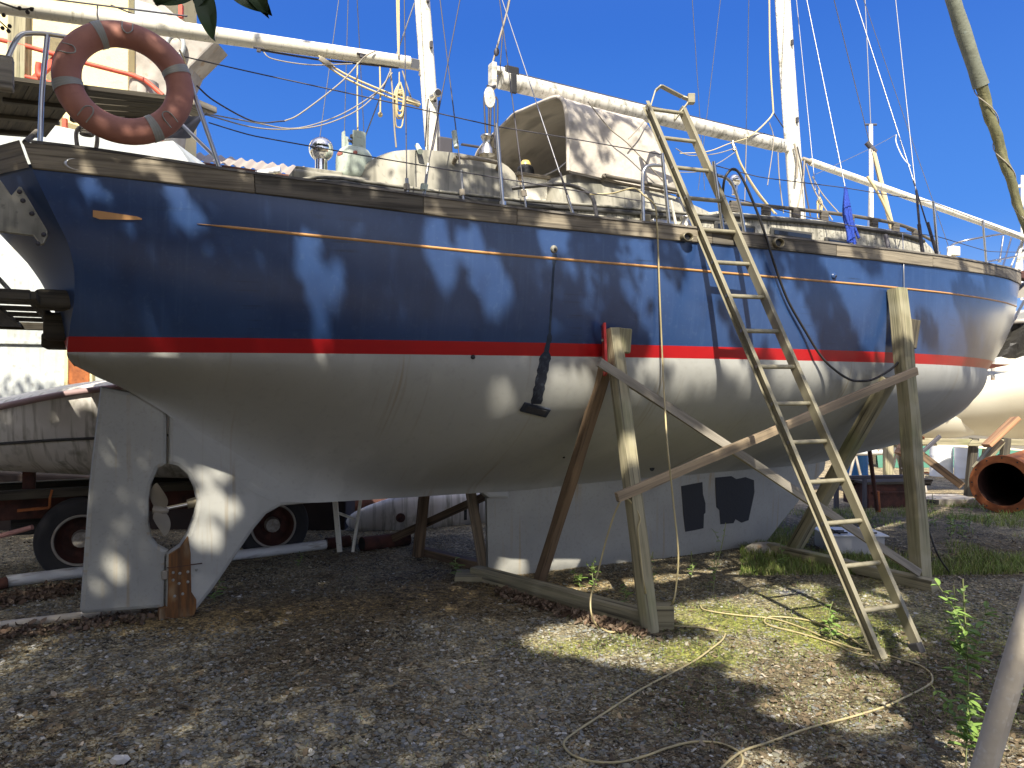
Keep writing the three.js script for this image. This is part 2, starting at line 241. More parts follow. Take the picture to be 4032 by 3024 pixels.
  sail: mat({ map: tex(256, (x, y) => { const k = fbm(x, y, 6, 6, 331, 4), b = fbm(x, y, 4, 3, 333, 4); return mix3(mix3(C(122, 126, 112), C(96, 98, 84), k), C(120, 150, 170), clamp((b - .56) * 4) * .7); }, .8), roughness: .9, bumpMap: lumpBump, bumpScale: .012 }),
  sailGreen: mat({ map: tex(256, (x, y) => { const k = fbm(x, y, 6, 6, 341, 4), b = fbm(x, y, 10, 3, 343, 4); return mix3(mix3(C(116, 114, 82), C(84, 84, 60), k), C(144, 138, 100), clamp((b - .56) * 4) * .6); }, .8), roughness: .9, bumpMap: lumpBump, bumpScale: .012 }),
  redPaint: mat({ color: hex(196, 44, 40), roughness: .5 }),
  leaf: mat({ color: new THREE.Color(.045, .085, .022), roughness: .6 }), leafDark: mat({ color: new THREE.Color(.03, .055, .02), roughness: .55 }),
  weed: mat({ color: new THREE.Color(.20, .32, .06), roughness: .7, transmission: .25 }, THREE.MeshPhysicalMaterial), weedStem: mat({ color: new THREE.Color(.20, .22, .09), roughness: .8 }),
  bark: mat({ map: tex(256, (x, y) => mix3(C(110, 100, 88), C(62, 56, 50), fbm(x, y, 20, 4, 351, 4)), 1), roughness: .95, bumpMap: woodBump, bumpScale: .02 }),
};
const SIX = V(0, 1, 0);
// ---------------------------------------------------------------- ground: compacted gravel and dirt
const wn = (x, z, s, f) => { const X = x * f + 512, Z = z * f + 512; return vn(X, Z, 4096, 4096, s); };
const wf = (x, z, s, f) => (wn(x, z, s, f) + .5 * wn(x, z, s + 3, f * 2.1) + .25 * wn(x, z, s + 7, f * 4.3)) / 1.75;
// how much of each cover lies at a place
function cover(x, z) {
  const d = -z;
  const line = d - (6.0 + .35 * (x + 3));                       // along the yacht, over its keel line
  const dirt = clamp(1 - Math.abs(line + .55) / .75 + (wf(x, z, 2, 1.2) - .5) * 1.6) * sstep(2.6, -.2, x);
  const moss = sstep(.2, 1.6, x) * sstep(6.9, 5.6, d) * sstep(3.4, 4.4, d) * clamp((wf(x, z, 5, .9) - .34) * 3) * sstep(4.5, 2.8, x);
  const mossy = [[1.85, -5.7, 1.0, .55], [1.15, -4.95, .6, .3], [2.3, -5.3, .7, .35], [.5, -5.1, .5, .25], [2.6, -6.4, .8, .4]].reduce((m, e) => Math.max(m, clamp(1.25 - Math.hypot((x - e[0]) / e[2], (z - e[1]) / e[3]) + (wf(x, z, 15, 2.5) - .5) * 1.6)), 0);
  const litter = clamp((wf(x, z, 9, .8) - .46) * 4);
  const sand = sstep(9.5, 13, d);
  return { dirt, moss: Math.max(moss * .6, mossy), litter: litter * (1 - mossy), sand };
}
{
  const xs = [], zs = [];
  for (let x = -9; x <= 11.001; x += .07) xs.push(x);
  for (let k = 1; k <= 26; k++) { xs.unshift(-9 - .07 * Math.pow(1.36, k) * 2); xs.push(11 + .07 * Math.pow(1.36, k) * 2); }
  for (let z = -14; z <= -2.2; z += .07) zs.push(z);
  for (let k = 1; k <= 26; k++) { zs.unshift(-14 - .07 * Math.pow(1.37, k) * 2); zs.push(-2.2 + .07 * Math.pow(1.34, k) * 2); }
  const pos = [], col = [], uv = [], idx = [], n = xs.length;
  for (const z of zs) for (const x of xs) {
    const near = sstep(20, 10, -z) * sstep(14, 10, Math.abs(x));
    pos.push(x, ground(x, z) + near * (.012 * (wf(x, z, 21, 3) - .5) + .008 * (wn(x, z, 27, 14) - .5)), z); uv.push(x, z);
    const c = cover(x, z), v = .85 + .3 * wf(x, z, 31, .6);
    let k = mix3([.26, .235, .195], [.34, .265, .165], c.dirt);
    k = mix3(k, [.09, .074, .054], c.litter * .7 * (1 - c.dirt));
    k = mix3(k, [.20, .225, .05], c.moss * .85); k = mix3(k, [.07, .11, .5], .75 * clamp(1.1 - Math.hypot((x - 2.33) / .2, (z + 6.45) / .16) + (wf(x, z, 41, 9) - .5)));
    k = mix3(k, [.36, .31, .25], c.sand);
    col.push(k[0] * v, k[1] * v, k[2] * v);
  }
  for (let j = 0; j < zs.length - 1; j++) for (let i = 0; i < n - 1; i++) { const a = j * n + i; idx.push(a, a + n, a + 1, a + 1, a + n, a + n + 1); }
  const g = new THREE.BufferGeometry();
  g.setAttribute('position', new THREE.Float32BufferAttribute(pos, 3)); g.setAttribute('uv', new THREE.Float32BufferAttribute(uv, 2)); g.setAttribute('color', new THREE.Float32BufferAttribute(col, 3)); g.setIndex(idx); g.computeVertexNormals();
  const grit = tex(1024, (x, y) => { const a = fbm(x, y, 60, 60, 401, 3), b = fbm(x, y, 140, 140, 405, 2), c = fbm(x, y, 9, 9, 407, 4), s = vn(x * 90, y * 90, 90, 90, 411); const k = .48 + .75 * (a - .5) + .8 * (b - .5) + .5 * (c - .5) + (s > .93 ? .3 : 0); return [k * 1.0 + .2, k * .99 + .2, k * .97 + .2]; }, 1.7);
  structure('ground', g, mat({ map: grit, vertexColors: true, color: new THREE.Color(1.55, 1.46, 1.08), roughness: .95, bumpMap: rough(1024, 70, 70, 421, 1.7), bumpScale: .02 }));
}
// loose stones, dead leaves, needles and twigs lying on it
function scatter(count, geo, material, name, label, cat, place) {
  const m = new THREE.InstancedMesh(geo, material, count), M4 = new THREE.Matrix4(), q = new THREE.Quaternion(), e = new THREE.Euler(), c = new THREE.Color();
  let k = 0, tries = 0;
  while (k < count && tries++ < count * 30) {
    const r = place(); if (!r) continue;
    e.set(r.rx || 0, rr(0, 6.283), r.rz || 0, 'YXZ'); q.setFromEuler(e);
    M4.compose(V(r.x, r.y, r.z), q, r.s); m.setMatrixAt(k, M4); m.setColorAt(k, c.setRGB(...r.c)); k++;
  }
  m.count = k; return stuff(m, name, label, cat);
}
const stone = (() => { const g = new THREE.IcosahedronGeometry(1, 0), p = g.attributes.position; for (let i = 0; i < p.count; i++) { const x = p.getX(i), y = p.getY(i), z = p.getZ(i), k = .75 + .5 * hash(Math.round(x * 50), Math.round(y * 50) + 7, Math.round(z * 50)); p.setXYZ(i, x * k, y * k * .6, z * k); } g.computeVertexNormals(); return plain(g); })();
// more stones where the ground is near, so that they stay apart in view
const spot = (near, far) => { const t = rnd(), d = near * Math.pow(far / near, t); return [rr(-.74, .74) * d, -d]; };
scatter(80000, stone, mat({ color: 0xffffff, roughness: .85 }), 'gravel', 'grey gravel stones spread over the yard ground', 'gravel', () => {
  const [x, z] = spot(2.9, 10), c = cover(x, z);
  if (rnd() < Math.max(c.dirt * .92, c.litter * .6, c.moss * .8)) return null;
  const s = rr(.004, .0095) * (rnd() < .03 ? 2.2 : 1), t = rnd(), v = rr(.6, 1.35);
  const k = t < .5 ? [.26, .245, .18] : t < .8 ? [.30, .265, .18] : t < .92 ? [.175, .175, .15] : [.36, .35, .32];
  return { x, y: ground(x, z) + s * .2, z, s: V(s * rr(.8, 1.4), s * rr(.6, 1), s), c: k.map(q => q * v * .82), rx: rr(-.4, .4), rz: rr(-.4, .4) };
});
scatter(7000, stone, mat({ color: 0xffffff, roughness: .8 }), 'coarse_gravel', 'larger blue-grey stones lying loose among the fine gravel', 'gravel', () => {
  const [x, z] = spot(2.9, 6.5), c = cover(x, z); if (rnd() < Math.max(c.dirt, c.moss, c.litter * .5, sstep(-.5, 2.5, x) * .6)) return null;
  const s = rr(.008, .017), v = rr(.6, 1.3), t = rnd(), k = t < .6 ? [.175, .18, .165] : t < .9 ? [.23, .215, .17] : [.40, .39, .35];
  return { x, y: ground(x, z) + s * .15, z, s: V(s * rr(.9, 1.5), s * rr(.45, .8), s), c: k.map(q => q * v), rx: rr(-.4, .4), rz: rr(-.4, .4) };
});
const deadLeaf = (() => { const g = new THREE.PlaneGeometry(1, .5, 4, 2); g.rotateX(-Math.PI / 2); const p = g.attributes.position; for (let i = 0; i < p.count; i++) { const x = p.getX(i), z = p.getZ(i), t = Math.abs(x) * 2; p.setXYZ(i, x, .22 * x * x * 2 + .5 * z * z + .06 * Math.sin(x * 9), z * Math.sqrt(Math.max(.02, 1 - t * t))); } g.computeVertexNormals(); return plain(g); })();
const leafMat = mat({ color: 0xffffff, roughness: .85 });
scatter(5200, deadLeaf, leafMat, 'leaf_litter', 'dry brown fallen leaves scattered over the gravel', 'leaves', () => {
  const [x, z] = spot(2.9, 9), c = cover(x, z); if (rnd() > .12 + .8 * c.litter) return null;
  const s = rr(.018, .055), t = rnd(), v = rr(.5, 1.3), k = t < .6 ? [.13, .095, .055] : t < .85 ? [.20, .15, .085] : [.32, .27, .20];
  return { x, y: ground(x, z) + .008, z, s: V(s, s * rr(.5, 1.6), s * rr(.7, 1.2)), c: k.map(q => q * v), rx: rr(-.5, .5), rz: rr(-.5, .5) };
});
scatter(1900, deadLeaf, leafMat, 'leaf_drift', 'drifts of curled dead leaves against the timber sole plate and pipes', 'leaves', () => {
  const t = rnd(); let p;
  if (t < .55) { const a = onGround(500, 590), b = onGround(640, 634); p = a.lerp(b, rnd()); p.z += rr(0, .22) * rnd(); p.x += rr(-.05, .05); }
  else if (t < .85) { const a = onGround(0, 598), b = onGround(82, 586); p = a.lerp(b, rnd()); p.z += rr(-.1, .35); p.x += rr(-.15, .15); }
  else { const a = onGround(0, 632), b = onGround(160, 610); p = a.lerp(b, rnd()); p.z += rr(.05, .32); p.x += rr(-.2, .2); }
  const s = rr(.03, .075), v = rr(.5, 1.2), k = rnd() < .5 ? [.15, .095, .06] : [.21, .15, .10];
  return { x: p.x, y: ground(p.x, p.z) + rr(.004, .03) * rnd() + .006, z: p.z, s: V(s, s * rr(1, 2), s), c: k.map(q => q * v), rx: rr(-.9, .9), rz: rr(-.9, .9) };
});
const needle = plain(new THREE.BoxGeometry(1, .02, .014));
scatter(16000, needle, leafMat, 'needle_litter', 'fine dry needles and twigs strewn on the ground', 'litter', () => {
  const [x, z] = spot(2.9, 8.5), c = cover(x, z); if (rnd() > .1 + .9 * c.litter) return null;
  const s = rr(.03, .10), v = rr(.5, 1.4);
  return { x, y: ground(x, z) + .006, z, s: V(s, rr(.08, .2), rr(.1, .22)), c: [.16 * v, .125 * v, .075 * v], rx: 0, rz: rr(-.08, .08) };
});
const blade = (() => { const g = new THREE.PlaneGeometry(.08, 1, 1, 4); g.translate(0, .5, 0); const p = g.attributes.position; for (let i = 0; i < p.count; i++) { const y = p.getY(i); p.setXYZ(i, p.getX(i) * (1 - y * .85), y * (1 - .15 * y), .35 * y * y); } g.computeVertexNormals(); return plain(g); })();
scatter(26000, blade, mat({ color: 0xffffff, roughness: .75 }), 'grass', 'short green grass and moss growing through the gravel', 'grass', () => {
  const far = rnd() < .3; let x, z, k;
  if (far) { const p = onGround(rr(740, 1024), rr(498, 575)); x = p.x; z = p.z; k = clamp((wf(x, z, 61, 1.1) - .44) * 5); }
  else { [x, z] = spot(3, 7.5); const c = cover(x, z); k = c.moss * 1.1 + .05 * clamp((wf(x, z, 67, 1.5) - .6) * 6); }
  if (rnd() > k) return null;
  const s = far ? rr(.03, .10) : rr(.012, .045), v = rr(.6, 1.3), y = rnd();
  return { x, y: ground(x, z), z, s: V(s * 1.1, s, s), c: (y < .7 ? [.15, .215, .04] : [.25, .26, .08]).map(q => q * v), rx: rr(-.3, .5), rz: rr(-.3, .3) };
});
// ---------------------------------------------------------------- the yacht
const yacht = thing('sailing_yacht', 'large blue-hulled ketch with red waterline stripe and grey underbody, propped up on timber posts', 'sailboat', null, YO);
yacht.rotation.y = YA;
const P = (name, geo, m, parent = yacht, label) => part(name, geo, m, parent, label);
const half = curve([[0, 1.08], [1, 1.26], [2, 1.42], [3, 1.55], [4, 1.64], [5, 1.68], [6, 1.67], [7, 1.59], [8, 1.40], [9, 1.09], [10, .64], [10.6, .33], [11.15, .03]]);
const halfWL = curve([[0, .54], [1, .96], [2, 1.23], [3, 1.41], [4, 1.53], [5, 1.605], [6, 1.595], [7, 1.49], [8, 1.24], [9, .85], [10, .28], [10.37, .0]]);
const capTop = curve([[-.3, 3.13], [.1, 3.12], [.9, 3.055], [1.6, 3.017], [2.55, 2.967], [3.5, 2.943], [4.7, 2.938], [5.6, 2.94], [6.5, 2.957], [8.3, 3.02], [9.6, 3.12], [11.15, 3.29]]);
const toeLow = curve([[-.3, 2.985], [.1, 2.974], [.9, 2.937], [1.68, 2.893], [2.55, 2.855], [3.2, 2.842], [4.07, 2.833], [4.75, 2.834], [6, 2.842], [7.15, 2.862], [8.5, 2.92], [9.8, 3.0], [11.15, 3.13]]);
const keelLine = curve([[0, 1.87], [.1, 1.76], [.47, 1.61], [.8, 1.45], [1.2, 1.24], [1.8, 1.0], [2.4, .87], [3, .8], [4, .77], [5, .77], [6, .79], [7, .84], [7.77, .93], [8.25, .985], [8.67, 1.045], [9, 1.12], [9.47, 1.27], [9.94, 1.47], [10.37, 1.913], [10.72, 2.389], [10.99, 2.834], [11.15, 3.13]]);
const sternLine = curve([[1.7, 0], [1.917, -.162], [2.008, -.15], [2.1, -.134], [2.27, -.103], [2.4, -.1], [2.556, -.126], [2.69, -.183], [2.98, -.309], [3.2, -.38]]);
const WL = 1.94;
// towards the stern the bottom sweeps down in hollow garboards to meet the skeg
const garboard = curve([[0, 1.87], [.1, 1.76], [.47, 1.50], [.8, 1.16], [1.2, .83], [1.6, .785], [3.3, .775], [4, .77], [5, .77], [6, .79], [7, .84]]);
const floorLine = u => u < 7 ? Math.min(garboard(u), keelLine(u)) : keelLine(u);
function breadth(u, v) {
  const vs = toeLow(u), vc = keelLine(u), bs = half(u);
  if (v >= vs) return bs;
  if (vc < WL) {
    const bw = halfWL(u);
    if (v >= WL) return bs - (bs - bw) * Math.pow((vs - v) / (vs - WL), 2.4);
    const fl = floorLine(u), t = clamp((v - fl) / (WL - fl)), t0 = clamp((vc - fl) / (WL - fl)), e = clamp(Math.log(.1) / Math.log(Math.max(.02, 1 - Math.pow(1 - t0, 1.75))), .8, 4.2);
    return bw * Math.pow(1 - Math.pow(1 - t, 1.75), Math.max(e, .8 + .55 * (1 - t) * (1 - t))) + .066 * (1 - t);
  }
  return bs * (1 - Math.pow(clamp((vs - v) / Math.max(.001, vs - vc)), 1.8));
}
const shift = (u, v) => u + sternLine(v) * Math.pow(clamp(1 - u / 1.6), 2);
const stations = []; for (let i = 0; i <= 150; i++) stations.push(11.15 * i / 150);
function band(lo, hi, n, out = 0) {     // both sides of the hull between two heights (functions of u)
  const sides = [];
  for (const s of [1, -1]) {
    const rows = [];
    for (const u of stations) {
      const a = Math.max(lo(u), floorLine(u)), b = hi(u); if (a >= b - .001 && u < 11) { if (u > 10) continue; }
      const r = []; for (let j = 0; j <= n; j++) { const v = lerp(Math.min(a, b), b, j / n); r.push(V(shift(u, v), v, s * (breadth(u, v) + out))); } rows.push(r);
    }
    sides.push(sheet(rows, p => [p.x, p.y], .9));
  }
  return join(sides);
}
const flat = k => () => k;
P('topsides', band(flat(2.035), toeLow, 22), MT.hull);
P('waterline_stripe', band(flat(1.94), flat(2.035), 4), MT.stripe);
P('underbody', band(flat(-5), flat(1.94), 26), MT.bottom);
const bulge = v => .42 * Math.pow(clamp((v - 1.92) / .95), .9);
{ // transom
  const rows = [], strip = (a, b, n) => { const R = []; for (let j = 0; j <= n; j++) { const v = lerp(a, b, j / n), w = breadth(0, v), r = []; for (let i = 0; i <= 12; i++) { const t = lerp(-1, 1, i / 12); r.push(V(sternLine(v) - bulge(v) * (1 - t * t), v, w * t)); } R.push(r); } return R; };
  P('transom', sheet(strip(2.035, 3.0, 16), p => [p.z, p.y]), MT.hullAft);
  P('transom_stripe', sheet(strip(1.94, 2.035, 3), p => [p.z, p.y]), MT.stripe);
  P('transom_foot', sheet(strip(1.86, 1.94, 3), p => [p.z, p.y]), MT.bottom);
}
{ // deck
  const rows = stations.filter(u => u < 11.1).map(u => { const r = []; for (let i = 0; i <= 10; i++) { const t = lerp(-1, 1, i / 10); r.push(V(shift(u, 3) - (u === 0 ? .38 * (1 - t * t) : 0), toeLow(u) + .03 + .05 * (1 - t * t), (half(u) - .02) * t)); } return r; });
  P('deck', sheet(rows, p => [p.x, p.z]), MT.mildew);
}
{ // wooden toe rail: planks scarfed end to end, a capping on top
  const cuts = [-.001, .95, 1.96, 2.62, 4.25, 5.6, 7.0, 8.5, 9.9, 11.15];
  const rail = P('toe_rail', join([1, -1].map(s => sheet(stations.map(u => { const b = half(u), t = capTop(u); return [V(shift(u, 3), t - .004, s * (b + .026)), V(shift(u, 3), t + .014, s * (b + .016)), V(shift(u, 3), t + .014, s * (b - .05)), V(shift(u, 3), t - .006, s * (b - .055))]; }), p => [p.x, p.z * 1]))), MT.teakDark);
  for (const s of [1, -1]) for (let k = 0; k < cuts.length - 1; k++) {
    const a = cuts[k] + .0022, b = cuts[k + 1] - .0022, rows = [], o = k * .61;
    for (let i = 0; i <= 14; i++) { const u = lerp(a, b, i / 14), h = half(u), lo = toeLow(u) - .004, hi = capTop(u) - .004, x = v => shift(u, v); rows.push([V(x(lo), lo, s * (h - .02)), V(x(lo), lo, s * (h + .013)), V(x(lo), lo + .006, s * (h + .018)), V(x(hi), hi, s * (h + .018)), V(x(hi), hi, s * (h - .03)), V(x(lo), lo, s * (h - .03))]); }
    P('plank', sheet(rows, p => [p.x + o, p.y + o * .7], .5), k % 3 === 1 ? MT.teakDark : MT.teak, rail);
  }
  P('stern_board', sheet([0, 1, 2, 3].map(j => { const v = lerp(2.98, 3.13, j / 3), r = []; for (let i = 0; i <= 10; i++) { const t = lerp(-1, 1, i / 10); r.push(V(sternLine(v) - .012 - bulge(v) * (1 - t * t), v, 1.09 * t)); } return r; }), p => [p.z, p.y]), MT.teak, rail);
}
{ // gilt cove line with its arrow tail
  const cov = curve([[0, 2.755], [.64, 2.72], [1.6, 2.676], [2.56, 2.639], [3.76, 2.62], [4.77, 2.612], [6.5, 2.62], [8, 2.645], [9.34, 2.69], [11, 2.80]]);
  const gold = mat({ color: hex(186, 138, 84), roughness: .5 });
  const rows = []; for (let i = 0; i <= 120; i++) { const u = lerp(.64, 10.75, i / 120), v = cov(u), w = breadth(u, v) + .003, t = .008 * sstep(.62, .85, u); rows.push([V(shift(u, v), v - t - .001, w), V(shift(u, v), v - t * .3, w + .005), V(shift(u, v), v + t * .3, w + .005), V(shift(u, v), v + t + .001, w)]); }
  const line = P('cove_line', sheet(rows, null, .4), gold);
  const arrow = [[.17, .028, -.012], [.2, .026, -.024], [.36, .007, -.014], [.385, -.002, -.012]].map(([u, a, b]) => [V(shift(u, 2.75), 2.735 + a, breadth(u, 2.75) + .004), V(shift(u, 2.75), 2.735 + b, breadth(u, 2.75) + .004)]);
  P('arrow_tail', sheet(arrow, null, 0), gold, line);
  const dot = new THREE.SphereGeometry(1, 12, 8); dot.scale(.02, .008, .004); const pd = loc(180, 222, breadth(.48, 2.73) + .002); P('dot', dot.translate(pd.x, pd.y, pd.z), gold, line);
}
// ---- keel, skeg, rudder, propeller
{
  const keelTh = (u, v) => { const ua = 3.1 - .02 * v, ub = 6.42 + (7.35 - 6.42) * Math.pow(clamp(v / .78), 1.05), q = clamp((u - ua) / (ub - ua)); return (.02 + .135 * Math.pow(clamp(q * 1.6), .6) * Math.sqrt(clamp(1.02 - q))) * (1 + .35 * sstep(.7, .98, v)) * (v < .03 ? .82 : 1); };
  const rows = []; // keel: lens-shaped in plan
  for (let j = 0; j <= 14; j++) { const v = lerp(.0, .98, j / 14), ua = 3.1 - .02 * v, ub = 6.42 + (7.35 - 6.42) * Math.pow(clamp(v / .78), 1.05), r = []; for (let i = 0; i <= 40; i++) { const a = i / 40 * 2, t = a <= 1 ? a : 2 - a, s = a <= 1 ? 1 : -1, u = lerp(ua, ub, (1 - Math.cos(Math.PI * t)) / 2), q = (u - ua) / (ub - ua), th = (.02 + .135 * Math.pow(clamp(q * 1.6), .6) * Math.sqrt(clamp(1.02 - q))) * (1 + .35 * sstep(.7, .98, v)) * (v < .03 ? .82 : 1); r.push(V(u, v, s * th)); } rows.push(r); }
  const bot = rows[0].map(p => V(p.x, p.y, 0)); rows.unshift(bot);
  const keel = P('keel', sheet(rows, p => [p.x, p.y], .8), MT.keel);
  const patch = (pts, nm, lb) => { const c = pts.map(q => { let p = loc(q[0], q[1], .15); for (let i = 0; i < 4; i++) p = loc(q[0], q[1], keelTh(p.x, p.y)); return p; }); const g = slab(c.map(p => [p.x, p.y]), .003, 0), a = g.attributes.position; for (let i = 0; i < a.count; i++) a.setZ(i, a.getZ(i) + keelTh(a.getX(i), a.getY(i)) + .003); P(nm, g, MT.blackPaint, keel, lb); };
  patch([[680.8, 486], [691, 484], [702, 482], [702.6, 494], [705, 503], [705, 512.5], [703.5, 514], [703, 528], [694, 530], [685, 531.5], [683, 515], [682, 500]], 'paint_patch', 'black paint patch on the keel');
  patch([[715, 477.5], [731, 476], [736, 479], [745, 477], [753.5, 480], [754, 492], [752, 502], [748, 520], [741, 522.5], [735, 519], [733, 523], [720, 524], [719, 510], [716, 507]], 'paint_patch', 'black paint patch on the keel');
  // skeg and deadwood
  const sk = [[.47, 1.66], [.47, 1.14], [.53, 1.12], [.60, 1.05], [.645, .95], [.66, .86], [.645, .75], [.60, .62], [.545, .53], [.475, .485], [.455, .48], [.45, .02], [.65, .02], [.78, .18], [1.08, .615], [1.17, .72], [1.28, .775], [1.75, .79], [2.45, .785], [3.02, .775], [3.09, .72], [3.3, .7], [3.3, 1.0], [2.4, 1.05], [1.4, 1.35], [.9, 1.6]];
  const skeg = P('skeg', slab(sk, .124, .03), MT.bottom);
  P('rusty_shoe', slab([[.40, 0], [.645, .0], [.66, .05], [.66, .12], [.625, .18], [.62, .47], [.60, .60], [.545, .52], [.47, .475], [.462, .09], [.405, .085]], .15, .004), MT.rustwood, skeg, 'rust-stained metal shoe bolted to the foot of the skeg');
  P('plate_seam', slab([[.46, .375], [.70, .385], [.70, .39], [.46, .38]], .152, 0), MT.rustDark, skeg);
  for (const [x, y] of [[.50, .34], [.545, .33], [.60, .335], [.50, .285], [.54, .255], [.60, .26], [.51, .165], [.565, .175], [.66, .345]]) { const b = new THREE.SphereGeometry(.011, 8, 6); b.scale(1, 1, .6); P('bolt', b.translate(x, y, .076), MT.tape, skeg); }
  P('heel_bearing', box(.425, .465, .29, .355, -.06, .06, .005), MT.prop, skeg);
  const rd = [[.02, 1.72], [.46, 1.63], [.458, 1.14], [.40, 1.11], [.355, 1.0], [.338, .88], [.338, .72], [.36, .6], [.40, .545], [.47, .50], [.448, .45], [.443, .075], [-.085, .10], [-.105, .125], [-.05, 1.03]];
  P('rudder', slab(rd, .085, .03), MT.keel);
  P('rudder_cap', slab([[.33, 1.635], [.43, 1.60], [.455, 1.615], [.36, 1.655]], .10, .01), MT.bottom);
  const hub = V(.415, .80, 0), shaftEnd = V(.67, .84, 0), prop = P('propeller', (() => { const g = lathe([[.001, -.06], [.02, -.055], [.032, -.02], [.034, .05], [.001, .055]], 14); g.rotateZ(Math.PI / 2 - .15); return g.translate(hub.x, hub.y, hub.z); })(), MT.prop);
  const bl = (() => { const rows = []; for (let i = 0; i <= 12; i++) { const t = i / 12, r = .025 + .20 * t, wd = .075 * Math.pow(Math.sin(Math.PI * clamp(t * .86 + .14)), .7) + .004, pitch = lerp(1.0, .45, t), row = []; for (let j = 0; j <= 6; j++) { const s = (j / 6 - .5) * 2; row.push(V(Math.sin(pitch) * s * wd, r, Math.cos(pitch) * s * wd)); } rows.push(row); } return sheet(rows, null, 0); })();
  for (let k = 0; k < 3; k++) { const g = bl.clone(); g.rotateX(.35 + k * 2.094); g.rotateZ(.12); P('blade', g.translate(hub.x, hub.y, hub.z), MT.prop, prop); }
  P('shaft', rod(hub, shaftEnd, .014), MT.steel, prop); P('shaft_bearing', rod(V(.60, .83, 0), V(.68, .845, 0), .034, .04, 12), MT.bronze, prop);
}
// ---- fittings on the hull side
const sideAt = (px, py) => { let w = 1.4, p; for (let i = 0; i < 8; i++) { p = loc(px, py, w); w = breadth(p.x, p.y); } return p; };
{
  const disc = (px, py, r, m, name, t = .012) => { const p = sideAt(px, py), g = new THREE.SphereGeometry(1, 16, 10); g.scale(r, r, t); return P(name, g.translate(p.x, p.y, p.z), m); };
  const d = disc(554, 249, .028, MT.gelcoat, 'drain_outlet', .02); { const p = sideAt(554, 249.5), g = new THREE.SphereGeometry(.012, 10, 8); P('drain_hole', g.translate(p.x, p.y, p.z + .016), MT.black, d); }
  disc(834, 276, .03, MT.hull, 'exhaust_outlet', .02); disc(834.5, 276.3, .016, MT.black, 'exhaust_hole', .026);
  disc(473, 357, .017, MT.black, 'seacock_outlet'); disc(564, 457, .012, MT.black, 'seacock_outlet'); disc(652, 468, .03, MT.blackPaint, 'seacock_outlet', .008);
  // tarry weep below the drain, down to the square intake
  const weep = []; for (let i = 0; i <= 40; i++) { const t = i / 40, py = lerp(254, 404, t), cx = py < 343 ? lerp(554.5, 549, (py - 254) / 89) : lerp(548, 536, (py - 343) / 61), wd = (py < 262 ? 2.2 : py < 335 ? 1.1 : py < 354 ? 2.4 : 5.4) * (1 + .12 * Math.sin(i * 2.3)); const a = sideAt(cx - wd, py), b = sideAt(cx + wd, py); weep.push([V(a.x, a.y, a.z + .002), V(b.x, b.y, b.z + .002)]); }
  const stain = mat({ map: tex(128, (x, y) => mix3(C(26, 32, 46), C(60, 66, 76), clamp((fbm(x, y, 9, 9, 361, 4) - .5) * 3)), .2), roughness: .7 });
  P('weep_stain', sheet(weep.slice(0, 28), null, 0), mat({ map: tex(128, (x, y) => mix3(C(26, 40, 58), C(46, 60, 82), fbm(x, y, 9, 9, 363, 4)), .2), roughness: .7 }), yacht, 'dark stain running down from the drain outlet');
  P('tar_strip', sheet(weep.slice(27), null, 0), stain, yacht, 'black tar strip above the square intake');
  const q = [[519, 410], [525, 402], [551, 407], [545, 418]].map(a => sideAt(...a)); const n = V().crossVectors(q[1].clone().sub(q[0]), q[2].clone().sub(q[0])).normalize(); if (n.z < 0) n.negate();
  const a = q[0].clone().lerp(q[1], .5).addScaledVector(n, .008), b = q[2].clone().lerp(q[3], .5).addScaledVector(n, .008);
  P('intake_box', beam(a, b, q[0].distanceTo(q[1]), .02, n, .004), stain); P('intake_grille', beam(a.clone().lerp(b, .16).addScaledVector(n, .009), a.clone().lerp(b, .86).addScaledVector(n, .009), q[0].distanceTo(q[1]) * .55, .008, n, .002), MT.rubber);
  // oval fairleads let into the toe rail
  for (const [px, py, rx, ry, m] of [[78, 165, .068, .033, MT.steel], [687, 237, .045, .03, MT.bronze], [778, 243, .05, .036, MT.bronze]]) {
    const u = loc(px, py, 1.3), w = half(u.x) + .022, p = loc(px, py, w), g = new THREE.TorusGeometry(1, .2, 8, 28); g.scale(rx, ry, .14); const f = P('fairlead', g.translate(p.x, p.y, p.z), m);
    const h = new THREE.SphereGeometry(1, 16, 8); h.scale(rx * .86, ry * .84, .006); P('opening', h.translate(p.x, p.y, p.z - .002), m === MT.steel ? MT.shipGrey : MT.black, f);
  }
}
